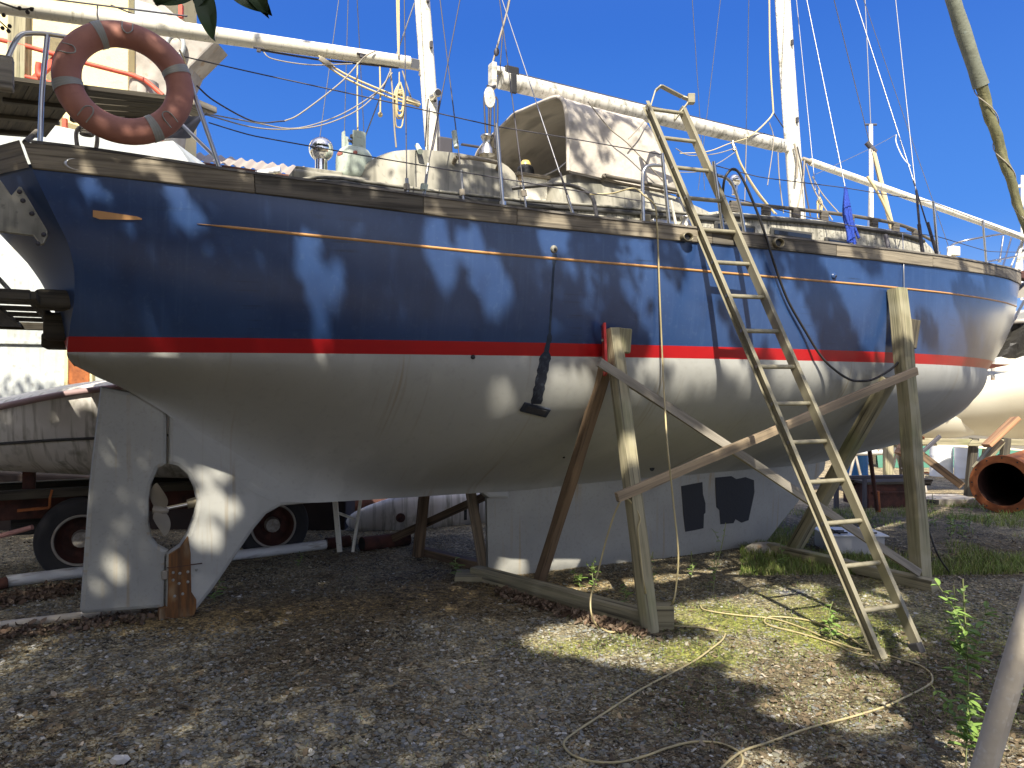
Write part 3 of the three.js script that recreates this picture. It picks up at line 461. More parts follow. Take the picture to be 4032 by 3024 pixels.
// ---- cabins
const sec = (wb, wt, vb, vt, cam = .06, r = .06) => [[-wb, vb], [-lerp(wb, wt, .6), lerp(vb, vt, .6)], [-wt, vt - r], [-wt + r * .35, vt - r * .25], [-wt + r, vt], [-wt * .5, vt + cam * .75], [0, vt + cam], [wt * .5, vt + cam * .75], [wt - r, vt], [wt - r * .35, vt - r * .25], [wt, vt - r], [lerp(wb, wt, .6), lerp(vb, vt, .6)], [wb, vb]];
{
  const base = u => toeLow(u) + .0;
  const trunkTop = curve([[.95, 3.06], [1.1, 3.13], [1.3, 3.165], [2, 3.155], [2.8, 3.165], [3.6, 3.2], [4.6, 3.235], [5, 3.25]]);
  const us = []; for (let i = 0; i <= 24; i++) us.push(lerp(.95, 4.95, i / 24));
  const wide = u => 1.05 * Math.min(1, .55 + .45 * sstep(.9, 1.5, u)) - .02;
  const trunk = P('cabin_trunk', loft(us.map(u => [u, sec(wide(u) + .05, wide(u), base(u), trunkTop(u), .05, .05)])), MT.mildew);
  P('moulding', tube(us.map(u => V(u, trunkTop(u) - .045, wide(u) + .012)), .02, 60, 6), MT.moulding, trunk);
  P('moulding', tube(us.map(u => V(u, trunkTop(u) - .005, wide(u) - .005)), .012, 60, 6), MT.gelcoat, trunk);
  for (const [a, b, c, d] of [[510, 209, 541, 214], [548, 211, 577, 219], [642, 214, 652, 219]]) { const p = loc(a, b, 1.09), q = loc(c, d, 1.09), fr = P('portlight', box(p.x, q.x, q.y - .02, p.y + .012, 1.055, 1.085, .012), MT.bronze, trunk); }
  // aft dome around the mizzen mast
  const dv = curve([[1.5, 3.15], [1.62, 3.26], [1.78, 3.39], [1.95, 3.475], [2.25, 3.525], [2.5, 3.535], [2.8, 3.525], [2.9, 3.49], [2.98, 3.42], [3.04, 3.27], [3.06, 3.15]]), us2 = []; for (let i = 0; i <= 30; i++) us2.push(lerp(1.5, 3.06, i / 30));
  const dome = P('aft_coaming', loft(us2.map(u => { const k = Math.min(1, .6 + .4 * sstep(1.5, 2.0, u)); return [u, sec(.92 * k, .84 * k, 3.1, Math.max(3.14, dv(u)), .09 * sstep(1.5, 2.1, u), .06)]; })), MT.gelcoat);
  const hr = (pts, r, par, m = MT.teak) => P('grab_rail', join([tube(pts, r, 20, 7), ...[0, pts.length - 1].map(i => rod(pts[i], pts[i].clone().add(V(0, -.03, -.05)), r * 1.2))]), m, par);
  hr([[456, 157], [470, 157.5], [486, 160], [500, 163]].map(q => loc(...q, .90)), .015, dome);
  // vent box aft
  const vb0 = loc(290, 172, .55), vb1 = loc(337, 172, .55); P('aft_hatch', box(vb0.x - .02, vb1.x + .36, 3.12, 3.272, -.4, .74, .03), MT.gelcoat, trunk); P('vent_box', box(vb0.x + .02, vb1.x + .02, 3.265, 3.318, .2, .64, .012), MT.gelcoat, trunk);
  // forward coaming under the dodger
  const fv = curve([[3.28, 3.2], [3.32, 3.36], [3.4, 3.46], [3.55, 3.5], [3.9, 3.5], [4.4, 3.46], [4.75, 3.38], [5.05, 3.3], [5.25, 3.24]]), us3 = []; for (let i = 0; i <= 26; i++) us3.push(lerp(3.28, 5.25, i / 26));
  const fd = P('forward_coaming', loft(us3.map(u => [u, sec(.98, .88, 3.15, fv(u), .07, .07)])), MT.gelcoat);
  hr([[605, 175], [612, 177], [640, 182], [668, 188], [682, 191]].map(q => loc(...q, .94)), .018, fd, MT.teakDark);
  // forward cabin with its windows
  const fcTop = curve([[4.7, 3.25], [5.0, 3.31], [5.5, 3.33], [6.4, 3.365], [7.5, 3.385], [7.95, 3.36], [8.15, 3.3], [8.35, 3.16], [8.45, 3.0]]), fw = curve([[4.7, 1.02], [6, 1.0], [7, .95], [8, .84], [8.45, .78]]), us4 = []; for (let i = 0; i <= 30; i++) us4.push(lerp(4.7, 8.45, i / 30));
  const fc = P('forward_cabin', loft(us4.map(u => [u, sec(fw(u) + .05, fw(u) - .02, toeLow(u), Math.max(fcTop(u), toeLow(u) + .05), .06, .05)])), MT.mildew);
  P('moulding', tube(us4.slice(0, 27).map(u => V(u, fcTop(u) - .05, fw(u) + .004)), .022, 60, 6), MT.moulding, fc);
  for (const [a, b, c, d] of [[713, 221, 754, 234], [770, 227, 812, 239], [826, 236.5, 851, 244]]) {
    const p = loc(a, b, 1.03), q = loc(c, d, 1.03), w0 = fw((p.x + q.x) / 2), tilt = .03, x0 = p.x, x1 = q.x, y1 = p.y, y0 = Math.max(q.y - .03, toeLow(p.x) + .02);
    const f = P('window', beam(V(x0, (y0 + y1) / 2, fw(x0) + .03), V(x1, (y0 + y1) / 2, fw(x1) + .03), .03, y1 - y0, V(0, 1, 0), .012), MT.moulding, fc);
    P('pane', beam(V(x0 + .03, (y0 + y1) / 2, fw(x0) + .046), V(x1 - .03, (y0 + y1) / 2, fw(x1) + .046), .012, y1 - y0 - .05, V(0, 1, 0), .004), MT.glass, f);
  }
  const railTop = curve([[5.15, 3.39], [6, 3.42], [7, 3.45], [7.6, 3.455], [8.0, 3.43]]), grp = P('handrail', tube([5.15, 5.6, 6.1, 6.6, 7.1, 7.6, 8.0].map(u => V(u, railTop(u) + .03, fw(u) - .12)), .019, 60, 7), MT.teakDark, fc);
  for (let u = 5.2; u < 8.05; u += .4) P('handrail_foot', box(u - .05, u + .05, railTop(u) - .06, railTop(u) + .03, fw(u) - .14, fw(u) - .10, .01), MT.teakDark, grp);
  const foreRail = P('fore_handrail', tube([[908, 228.5], [918, 233], [928, 238], [938, 243.5]].map(q => loc(...q, .5)), .018, 20, 7), MT.teakDark);
  P('fore_hatch', box(8.5, 9.15, 3.0, 3.14, -.5, .55, .03), MT.whitePaint);
  // steering box with compass between the coamings
  const pb = P('binnacle_box', box(3.05, 3.32, 3.1, 3.45, .38, .72, .01), MT.whitePaint); P('binnacle_top', box(3.03, 3.34, 3.445, 3.475, .36, .74, .006), MT.teak, pb); P('corner_trim', box(3.045, 3.07, 3.1, 3.45, .705, .726, .003), MT.timberRaw, pb);
  P('compass', lathe([[.001, .13], [.04, .125], [.065, .10], [.075, .07], [.078, 0]], 20).translate(3.2, 3.475, .55), MT.black, pb); P('compass_dome', lathe([[.001, .165], [.03, .158], [.045, .135], [.048, .11]], 16).translate(3.2, 3.475, .55), mat({ color: hex(196, 172, 104), roughness: .3 }), pb);
  // cockpit floor between
  P('cockpit_sole', box(3.0, 3.4, 3.08, 3.12, -.9, .9, 0), MT.gelcoat);
}
// ---- spars
{
  const mast = (a, b, r, foot, name) => {
    const d = b.clone().sub(a).normalize(), top = a.clone().addScaledVector(d, foot), g = new THREE.CylinderGeometry(r * .82, r, foot, 20, 1); g.scale(1.15, 1, .85);
    const q = g.attributes.uv; for (let i = 0; i < q.count; i++) q.setXY(i, q.getX(i) * .5, q.getY(i) * foot);
    g.applyQuaternion(new THREE.Quaternion().setFromUnitVectors(V(0, 1, 0), d)); g.translate((a.x + top.x) / 2, (a.y + top.y) / 2, 0); return P(name, plain(g), MT.whitePaint);
  };
  const mzA = loc(432.5, 152, 0), mzB = loc(422, 0, 0), mz = mast(mzA.clone().add(V(.04, -.4, 0)), mzB, .063, 8.2, 'mizzen_mast');
  const mnA = loc(797.5, 220, 0), mnB = loc(783.5, 0, 0), mn = mast(mnA.clone().add(V(.05, -.4, 0)), mnB, .088, 11.5, 'main_mast');
  const track = (m, A, B, off, r) => { const d = B.clone().sub(A).normalize(), s = A.clone().add(V(-off, 0, 0)).addScaledVector(d, .75), e = s.clone().addScaledVector(d, 6); P('sail_track', rod(s, e, r, r, 6), MT.grimyPaint, m); };
  track(mz, mzA, mzB, .06, .012); track(mn, mnA, mnB, .10, .016);
  for (const t of [.35, .7, 1.0, 1.28]) { const p = mzA.clone().lerp(mzB, t).add(V(.03, 0, .055)); P('cleat', box(p.x - .012, p.x + .012, p.y - .03, p.y + .03, p.z - .01, p.z + .02, .004), MT.wireDark, mz); }
  for (const t of [.45, .8, 1.02]) { const p = mnA.clone().lerp(mnB, t).add(V(.01, 0, .08)); P('cleat', box(p.x - .012, p.x + .012, p.y - .03, p.y + .03, p.z - .01, p.z + .02, .004), MT.wireDark, mn); }
  for (const [m, A, B, hgt, half_] of [[mz, mzA, mzB, 4.2, .62], [mn, mnA, mnB, 5.6, .9]]) { const d = B.clone().sub(A).normalize(), c = A.clone().addScaledVector(d, hgt); P('spreader', join([1, -1].map(s => rod(c, c.clone().add(V(-.05, .04, s * half_)), .025, .018))), MT.whitePaint, m); }
  // winch drum on the mizzen
  { const p = loc(435.5, 94, .12), g = lathe([[.001, .055], [.034, .055], [.036, .045], [.022, .03], [.024, -.01], [.036, -.05], [.036, -.1]], 18); g.rotateX(Math.PI / 2); const w = P('mast_winch', g.translate(p.x, p.y, p.z), MT.steel, mz); const c = new THREE.CylinderGeometry(.027, .027, .006, 16); c.rotateX(Math.PI / 2); P('winch_top', c.translate(p.x, p.y, p.z + .057), MT.black, w); }
  const spar = (a, b, r, r2, name, m) => P(name, rod(a, b, r, r2, 20), m);
  // mizzen boom reaches aft past the stern
  const mb0 = loc(409, 62, 0), mb1 = loc(0, 3, 0), mbE = mb1.clone().add(mb1.clone().sub(mb0).multiplyScalar(.10)), mb = spar(mbE, mb0, .066, .054, 'mizzen_boom', MT.whitePaint);
  P('gooseneck', join([box(mb0.x + .0, mb0.x + .09, mb0.y - .05, mb0.y + .04, -.02, .02, .006), rod(V(mb0.x + .1, mb0.y - .09, 0), V(mb0.x + .1, mb0.y + .06, 0), .014)]), MT.steel, mz);
  for (const [px, py] of [[361, 54], [258, 48]]) { const p = loc(px, py, .06); P('boom_cleat', join([box(p.x - .04, p.x + .04, p.y, p.y + .012, p.z - .01, p.z + .012, .003), box(p.x - .015, p.x + .015, p.y - .025, p.y, p.z - .01, p.z + .01, .003)]), MT.wireDark, mb); }
  P('foot_rail', tube([[259, 49], [320, 59], [360, 63], [398, 67]].map(q => loc(...q, .0)), .008, 30, 6), MT.wireDark, mb);
  const bm0 = loc(783, 145.5, 0), bm1 = loc(500, 79, 0), bm = spar(bm1, bm0, .082, .074, 'main_boom', MT.grimyPaint);
  P('boom_track', beam(bm1.clone().add(V(.02, .082, 0)), bm0.clone().add(V(-.12, .078, 0)), .04, .022, V(0, 1, 0), .003), MT.wireDark, bm);
  P('gooseneck', join([box(bm0.x, bm0.x + .11, bm0.y - .06, bm0.y + .06, -.03, .03, .008), rod(V(bm0.x + .1, bm0.y - .1, .02), V(bm0.x + .1, bm0.y + .1, .02), .018)]), MT.grimyPaint, mn);
  const ep = loc(493, 78, 0); const end = P('boom_end_fitting', join([box(ep.x - .03, ep.x + .02, ep.y - .10, ep.y + .14, -.05, .05, .012), box(ep.x + .02, ep.x + .12, ep.y + .06, ep.y + .11, -.045, .045, .01)]), MT.grimyPaint, bm);
  P('sheave_box', join([box(ep.x + .1, ep.x + .24, ep.y + .05, ep.y + .13, -.06, .06, .015), box(ep.x + .14, ep.x + .2, ep.y - .13, ep.y + .05, .06, .09, .01)]), MT.black, bm);
  // mainsheet tackle
  { const b0 = loc(489.5, 97, .25), g = lathe([[.001, -.012], [.05, -.012], [.056, 0], [.05, .012], [.001, .012]], 16); g.rotateX(Math.PI / 2); g.scale(1, 1.75, 1); const bk = P('mainsheet_block', g.translate(b0.x, b0.y, b0.z), MT.grimyPaint);
    P('shackle', join([rod(b0.clone().add(V(0, .09, 0)), V(ep.x, ep.y - .08, .05), .009), rod(b0.clone().add(V(-.02, .1, 0)), V(ep.x - .01, ep.y - .1, .05), .009)]), MT.wireDark, bk);
    for (const [px, qx, y1] of [[484, 486, 143], [488.5, 489, 143], [491, 490, 143], [494, 495, 148], [497.5, 497.5, 150]]) P('sheet_part', tube([b0.clone().add(V((px - 490) * .0078, .02, 0)), loc(px, 100, .25), loc((px + qx) / 2, 120, .26), loc(qx, y1, .27)], .008, 14, 6), MT.wireDark, bk);
    const wn_ = loc(487, 152, .5), wg = lathe([[.001, .165], [.05, .165], [.056, .155], [.05, .14], [.036, .11], [.038, .07], [.058, .045], [.064, .02], [.07, 0]], 22); P('deck_winch', wg.translate(wn_.x, wn_.y - .02, wn_.z), MT.steel); }
  // pole stowed along the foredeck
  const sp0 = loc(811, 161.5, .12), sp1 = loc(1040, 243, .12), pole = spar(sp1, sp0, .041, .041, 'stowed_pole', MT.whitePaint); P('pole_end', rod(sp0, loc(803, 158, .1), .03, .02), MT.ropeGrey, pole);
  // furled headsail round the forestay
  const f0 = loc(1030, 240, 0), f1 = loc(954, -4, 0), fd = f1.clone().sub(f0), pts = [], top = f0.clone().addScaledVector(fd, 3.2);
  P('forestay', rod(f0.clone().addScaledVector(fd, -.25), top, .008, .008, 6), MT.wire);
  const kn = f0.clone().addScaledVector(fd, .68);
  const wrap = (a, b, ra, rb, name, m, bulge) => { const rows = [], n = 34, d = b.clone().sub(a), x = V(d.y, -d.x, 0).normalize(), z = V(0, 0, 1); for (let i = 0; i <= n; i++) { const t = i / n, r = [], c = a.clone().addScaledVector(d, t); for (let j = 0; j <= 12; j++) { const an = j / 12 * 6.2832, R = lerp(ra, rb, t) * (1 + bulge * Math.sin(an - t * 26) + .06 * Math.sin(t * 70 + an * 2)); r.push(c.clone().addScaledVector(x, Math.cos(an) * R).addScaledVector(z, Math.sin(an) * R)); } rows.push(r); } return P(name, sheet(rows, (p, i, j) => [j / 12 * .4, i / n * d.length()], .7), m); };
  const fs = wrap(f0.clone().addScaledVector(fd, -.12), kn, .045, .075, 'furled_headsail', MT.sailGreen, .14);
  wrap(kn.clone().addScaledVector(fd, -.03), top, .095, .06, 'furled_headsail_cover', MT.sail, .05);
  const lash = []; for (let i = 0; i <= 60; i++) { const t = i / 60, c = f0.clone().lerp(kn, t), an = t * 18, R = lerp(.058, .088, t); lash.push(c.add(V(Math.cos(an) * R, 0, Math.sin(an) * R))); } P('lashing', tube(lash, .007, 160, 5), MT.ropeGrey, fs);
}
// ---- canvas dodger
{
  const arch = (u, wmax, vb, vt, dv = 0) => { const r = []; for (let i = 0; i <= 24; i++) { const t = lerp(-1, 1, i / 24), w = wmax * Math.sign(t) * (1 - Math.pow(1 - Math.abs(t), 1.8)) , k = Math.pow(Math.abs(t), 8); r.push(V(u + dv * (1 - Math.abs(t)), lerp(vt + .12 * (1 - Math.abs(w / wmax)), vb, k), w)); } return r; };
  const rows = [], U = [3.38, 3.44, 3.52, 3.62, 3.74, 3.88, 4.02, 4.16, 4.26, 4.36, 4.46, 4.56];
  for (const u of U) { const t = (u - 3.38) / 1.18, vb = lerp(3.47, 3.44, t), vt = 4.12 - .02 * t - .5 * Math.pow(clamp((t - .74) / .26), 1.6), sagw = .02 * Math.sin(t * Math.PI); rows.push(arch(u, .96 - .08 * t - sagw, vb, Math.max(vt, vb + .05)).map((p, i) => { const s = Math.abs(i / 12 - 1); return V(p.x, p.y - .03 * Math.sin(t * 3.14) * (1 - s), p.z); })); }
  const dg = P('dodger', sheet(rows, p => [p.x, p.y + Math.abs(p.z)], 1.2), MT.canvas, yacht, 'weathered white canvas dodger');
  P('dodger_lining', sheet(rows.map(r => r.map(p => V(p.x + .012, p.y - .014, p.z * .985))), null, 1.2), MT.canvas, dg);
  P('hoop', tube(rows[0].map(p => V(p.x - .004, p.y - .004, p.z)), .017, 60, 7), MT.canvas, dg);
  P('strut', tube([V(3.42, 3.66, -.86), V(3.42, 3.5, .2), V(3.44, 3.76, .9)].slice(0, 1).concat([loc(550, 173, -.3), loc(574, 155, .0)]), .014, 10, 7), MT.steel, dg);
  const seam = (pts) => P('seam', tube(pts.map(q => loc(q[0], q[1], q[2])), .005, 24, 5), MT.ropeGrey, dg);
  seam([[588, 101, .93], [610, 128, .975], [630, 145, .965], [668, 186, .93]]); seam([[628.5, 138.5, .97], [640, 126, .94], [651, 112, .85]]);
}
// ---- rails, stanchions, lifelines (yacht parts)
const toLocal = p => { const X = p.x - YO.x, Z = p.z - YO.z; return V(X * cs - Z * sn, p.y, X * sn + Z * cs); };
const high = (px, py, v) => toLocal(at(px, py, (v - EYE) * FOCAL / (HORIZON - py)));   // yacht point at height v on a line of sight
{
  const L3 = a => a.map(q => loc(q[0], q[1], q[2]));
  const pp = P('pushpit', tube(L3([[4, 62, 1.12], [13, 42, 1.12], [19, 34.5, 1.11], [26, 32.5, 1.1], [46, 33, 1.1], [90, 40, 1.1], [178, 54, 1.12]]), .0145, 60, 8), MT.steel);
  P('rail_post', tube(L3([[46, 34, 1.1], [41, 90, 1.08], [39, 145, 1.06]]), .0145, 12, 8), MT.steel, pp);
  P('rail_post', tube(L3([[178, 54, 1.12], [184, 66, 1.13], [200, 112, 1.15], [220, 170, 1.17]]), .0145, 16, 8), MT.steel, pp);
  P('rail_brace', tube(L3([[175, 118, .9], [214, 156, 1.15]]), .012, 4, 8), MT.steel, pp);
  P('clamp_block', (() => { const p = loc(3, 72, 1.1); return box(p.x - .06, p.x + .045, p.y - .10, p.y + .09, p.z - .04, p.z + .04, .01); })(), MT.timberGrey, pp);
  // slatted stern seat seen from below
  const seat = P('stern_seat', join([[[9, 79], [76, 88]], [[-14, 131], [40, 135]], [[2, 100], [72, 108]], [[-6, 116], [58, 122]]].map(([a, b]) => beam(high(...a, 3.76), high(...b, 3.76), .06, .03, SIX, .004))), MT.timberDark);
  for (let i = 0; i < 6; i++) { const t = i / 5; P('slat', beam(high(lerp(9, 76, t), lerp(79, 88, t), 3.785), high(lerp(-14, 40, t), lerp(131, 135, t), 3.785), .072, .018, SIX, .003), MT.timberDark, seat); }
  const bench = P('side_bench', beam(high(70, 86, 3.76), high(168, 98, 3.76), .05, .035, SIX, .004), MT.timberDark); P('bench_bearer', beam(high(70, 119, 3.76), high(160, 121, 3.76), .05, .035, SIX, .004), MT.timberDark, bench);
  for (let i = 0; i < 5; i++) { const t = i / 4; P('slat', beam(high(72, lerp(90, 117, t), 3.785), high(lerp(185, 165, t), lerp(103, 119, t), 3.785), .11, .016, SIX, .003), MT.timberDark, bench); }
  P('bench_end', beam(high(184, 103, 3.77), high(206, 112, 3.77), .22, .05, SIX, .01), MT.timberGrey, bench);
  P('seat_leg', rod(loc(24, 142, .5), loc(36, 131, .3), .018), MT.teakDark, seat);
  P('net', (() => { const rows = []; for (let i = 0; i <= 14; i++) { const t = i / 14, r = []; for (let j = 0; j <= 8; j++) { const s = j / 8; const a = loc(lerp(176, 206, t), lerp(118, 112, t), .85), b = loc(lerp(146, 190, t), lerp(138, 136, t) + 2 * Math.sin(t * 3), .85); r.push(a.lerp(b, s).add(V(0, 0, .03 * Math.sin(t * 7 + s * 4)))); } rows.push(r); } return sheet(rows, null, 0); })(), mat({ color: hex(112, 112, 116), roughness: .9, transmission: .3 }, THREE.MeshPhysicalMaterial));
  // transom bracket and swim platform
  const br = [[-30, 172], [0, 180.5], [11, 196], [18.5, 187], [21, 187.5], [47, 231], [47, 236], [43.5, 244], [40, 245], [33, 236], [0, 232], [-30, 231]].map(q => { const p = loc(q[0], q[1], .98); return [p.x, p.y]; });
  const bracket = P('transom_bracket', slab(br, .05, .006).translate(0, 0, .98), MT.gelcoat, yacht, 'white moulded bracket bolted to the transom');
  for (const q of [[18.5, 191], [22, 200], [31, 213], [43, 234], [37, 243]]) { const p = loc(q[0], q[1], 1.015); P('bolt', new THREE.SphereGeometry(.014, 8, 6).translate(p.x, p.y, p.z - .01), MT.wireDark, bracket); }
  P('bracket_web', box(-1.2, -.62, 2.66, 2.70, -.1, .95, .008), MT.gelcoat, bracket);
  const pf = P('swim_platform', join([beam(V(-1.25, 2.25, 1.0), V(-.32, 2.25, 1.0), .05, .06, SIX, .006), beam(V(-1.25, 2.2, -.9), V(-.32, 2.2, -.9), .05, .06, SIX, .006), beam(V(-.32, 2.25, 1.0), V(-.32, 2.2, -.9), .06, .05, SIX, .006), beam(V(-1.2, 2.25, 1.0), V(-1.2, 2.2, -.9), .06, .05, SIX, .006), beam(V(-.62, 2.25, 1.0), V(-.62, 2.2, -.9), .14, .03, SIX, .006), beam(V(-.92, 2.25, 1.0), V(-.92, 2.2, -.9), .14, .03, SIX, .006)]), MT.timberDark);
  for (let k = 0; k < 4; k++) { const w = lerp(.62, -.55, k / 3); P('slat', beam(V(-1.22, 2.245 - .02 * k / 3, w), V(-.3, 2.245 - .02 * k / 3, w), .15, .022, SIX, .003), MT.timberDark, pf); }
  P('platform_bracket', join([box(-.33, -.10, 2.2, 2.32, .55, .78, .04), box(-.3, -.12, 2.02, 2.2, .3, .5, .03), box(-.33, -.13, 1.98, 2.08, -.1, .25, .02)]), MT.timberDark, pf);
  P('platform_stay', join([rod(V(-1.0, 2.26, .5), V(-.45, 2.95, .55), .014), rod(V(-.45, 2.28, .2), V(-.95, 2.9, .2), .014)]), MT.grimyPaint, pf);
  // stanchions
  const st = (a, b, w, r = .0135) => P('stanchion', join([rod(loc(a[0], a[1], w), loc(b[0], b[1], w), r), (() => { const p = loc(a[0], a[1], w); return rod(p, p.clone().add(V(0, .04, 0)), r * 1.9); })()]), MT.steel);
  st([503, 207], [496.5, 123], 1.46); st([938.5, 256], [934, 201], 1.36); st([987, 265], [983.5, 220], 1.0);
  st([1000, 262], [1004, 236], -.4); st([610, 224], [607, 190], -1.5);
  const gate = P('boarding_gate', join([tube(L3([[643.6, 224, 1.56], [643, 200, 1.56], [643, 176, 1.56], [645.5, 168, 1.56], [651, 165, 1.56], [662, 165, 1.56]]), .014, 40, 8), tube(L3([[669.5, 224, 1.57], [662, 153, 1.57]]), .014, 6, 8)]), MT.steel);
  P('gate_post', join([tube(L3([[723.6, 233, 1.58], [714, 161, 1.58]]), .014, 6, 8), tube(L3([[745, 233, 1.58], [741, 210, 1.58], [735, 189, 1.58], [728.5, 179, 1.58], [717, 174.5, 1.58]]), .014, 40, 8)]), MT.steel, gate);
  P('gate_brace', tube(L3([[671, 200, 1.5], [676, 224, 1.5]]), .012, 4, 7), MT.whitePaint, gate);
  // pulpit
  const pu = P('pulpit', tube(L3([[950, 247, -.7], [955, 243.5, -.72], [972, 239, -.6], [1006, 233.5, -.15], [1024, 236, .1]]), .0135, 30, 8), MT.steel);
  P('lower_rail', tube(L3([[980, 263, .2], [1017, 256, .1]]), .012, 6, 7), MT.steel, pu); P('pulpit_leg', tube(L3([[1003, 268, .5], [1012, 238, .2]]), .012, 6, 7), MT.steel, pu);
  P('navigation_box', (() => { const p = loc(954, 250, -.55); return join([box(p.x - .08, p.x + .08, p.y - .08, p.y + .05, p.z - .05, p.z + .05, .01), rod(V(p.x - .12, p.y - .16, p.z), V(p.x - .07, p.y + .04, p.z), .03)]); })(), MT.whitePaint, pu);
  // stem head fitting and anchor
  const bh = loc(1019, 276, 0); P('bow_roller', join([box(bh.x - .25, bh.x + .28, bh.y - .05, bh.y + .05, -.09, .09, .02), rod(V(bh.x + .22, bh.y + .06, -.08), V(bh.x + .22, bh.y + .06, .08), .04)]), MT.rustDark);
  P('anchor', join([rod(V(bh.x - .1, bh.y + .07, 0), V(bh.x + .35, bh.y - .02, 0), .025), slab([[bh.x + .12, bh.y - .12], [bh.x + .42, bh.y - .02], [bh.x + .30, bh.y - .26], [bh.x + .02, bh.y - .3]], .3, .02)]), MT.shipGrey);
  P('bow_rigging', join([rod(loc(1016, 272, .05), loc(1024, 236, .05), .022), rod(loc(1019, 270, .02), loc(1024, 250, .02), .03), rod(loc(1010, 270, 0), loc(1020, 246, 0), .01)]), MT.grimyPaint);
  // lifelines
  const ll = (pts, r = .0042, m = MT.wireDark) => P('lifeline', tube(pts.map(q => loc(...q)), r, 40, 5, 0.2), m);
  ll([[180, 55, 1.12], [254, 72, 1.22], [380, 99.5, 1.36], [497, 126, 1.46]]); ll([[208, 122, 1.15], [254, 135.5, 1.22], [380, 158, 1.36], [500, 178, 1.46]]);
  ll([[497, 126, 1.46], [580, 139.5, 1.52], [661, 154, 1.57]]); ll([[501, 178, 1.46], [560, 188, 1.5], [634, 199.5, 1.55], [670, 206, 1.57]]);
  ll([[715, 165, 1.58], [762, 177, 1.6], [845, 187.5, 1.56], [934, 202, 1.36]]); ll([[724, 195, 1.58], [800, 215, 1.6], [868, 228.5, 1.52], [936, 236, 1.36], [988, 251, 1.0], [1017, 252, .3]]); ll([[934, 202, 1.36], [984, 222, 1.0], [1020, 236, .2]]);
  // shrouds and stays: top and foot of each, carried on up to the mast
  const wire = (a, b, r = .0045, m = MT.wire, ext = 3) => { const A = loc(...a), B = loc(...b), up = A.clone().sub(B); return P('stay', rod(B, A.clone().addScaledVector(up, ext), r, r, 5), m); };
  const screw = (a, b, m = MT.steel, r = .012) => P('turnbuckle', rod(loc(...a), loc(...b), r, r, 7), m);
  wire([338, 0, -1.0], [319, 140, -1.2]); wire([347.5, 0, -.9], [343.5, 152, -1.2]); wire([356.7, 0, -.6], [364, 140, -1.2]);
  wire([404, 0, 1.0], [406.5, 182, 1.34], .0045, MT.wireDark); screw([406.5, 178, 1.34], [407.5, 197, 1.35]); screw([406.3, 184, 1.34], [406.8, 190, 1.35], MT.ropeGrey, .022);
  wire([440, 0, .75], [460, 163, 1.38], .0045, MT.wireDark); screw([454, 131, 1.26], [456.5, 147, 1.3], MT.gas, .02); screw([461, 170, 1.38], [463.5, 203, 1.4], MT.steel, .008); screw([461.8, 189, 1.39], [462.4, 195, 1.39], MT.ropeGrey, .02);
  wire([459.5, 0, .8], [428, 165, 1.34], .0045, MT.wireDark); screw([428, 163, 1.34], [423.5, 197, 1.37], MT.steel, .01); screw([424.5, 184, 1.36], [423.5, 190, 1.36], MT.gas, .026);
  wire([499.7, 0, .8], [523, 182, 1.44], .0045, MT.wireDark); screw([522.5, 180, 1.44], [526, 208, 1.46], MT.steel, .008); screw([523.5, 190, 1.45], [524.5, 196, 1.45], MT.ropeGrey, .02);
  wire([509, 19.5, .7], [560, 173, 1.46]); screw([560, 172, 1.46], [575, 219, 1.5], MT.wireDark, .008); screw([567, 195, 1.48], [574, 217, 1.5], MT.steel, .012);
  wire([693, 0, -.8], [705, 190, -1.4]); wire([721, 0, -.8], [698.5, 190, -1.4]); wire([749.6, 0, -.5], [745, 206, -1.2]);
  wire([797.5, 0, .5], [816, 190, 1.2], .005, MT.wire); wire([808, 0, .8], [845.5, 186, 1.4], .006, MT.wire); wire([835.5, 0, -.5], [882, 190, -1.4], .006);
  wire([857, 0, .5], [916, 186, 1.3], .006); screw([914, 180, 1.3], [928, 226, 1.34], MT.wireDark, .007); screw([928, 222, 1.34], [937, 254, 1.36], MT.wireDark, .016);
  wire([866, 2, -.4], [949, 246, -.7], .0045); wire([897, 0, .6], [917, 196, 1.34], .006); screw([917, 190, 1.34], [920, 226, 1.38], MT.wireDark, .012); screw([919.5, 224, 1.38], [923, 252, 1.4], MT.wireDark, .018); screw([886, 235, 1.3], [890, 252, 1.38], MT.wireDark, .02);
  // running rigging
  const rope = (name, pts, r, m, rad = 5) => P(name, tube(pts.map(q => loc(...q)), r, Math.max(14, pts.length * 8), rad), m);
  for (const k of [0, 1.6, 3]) rope('halyard', [[395.5 + k, -30, .02], [397 + k * .6, 30, .05], [398 + k * .2, 55, .07]], .006, MT.ropeTan);
  rope('halyard', [[414, 2, 0], [396, 54, -.1], [388, 75, -.1], [364, 138, -.4]], .006, MT.wire);
  rope('topping_lift', [[512, -20, 0], [508, 6, 0], [497, 46, 0], [492, 64, 0]], .01, MT.ropeGrey); rope('topping_lift', [[508, 0, 0], [503, 30, 0], [500, 66, .03]], .006, MT.wireDark);
  P('lift_block', (() => { const p = loc(496.5, 51, .02), g = lathe([[.001, -.012], [.022, -.012], [.022, .012], [.001, .012]], 12); g.rotateX(1.57); g.scale(1, 1.7, 1); return g.translate(p.x, p.y, p.z); })(), MT.wireDark);
  rope('vang', [[318, 55, .05], [324, 60, .06], [350, 76, .08], [400, 97, .1], [420, 104, .06]], .009, MT.ropeTan); rope('vang', [[322, 62, .07], [350, 80, .09], [395, 99, .1], [418, 104.5, .06]], .009, MT.ropeTan); P('vang_block', beam(loc(319, 57, .08), loc(332, 66, .08), .02, .045, SIX, .008), MT.ropeGrey); P('vang_clevis', beam(loc(406, 98, .08), loc(419, 104, .05), .03, .05, SIX, .008), MT.prop);
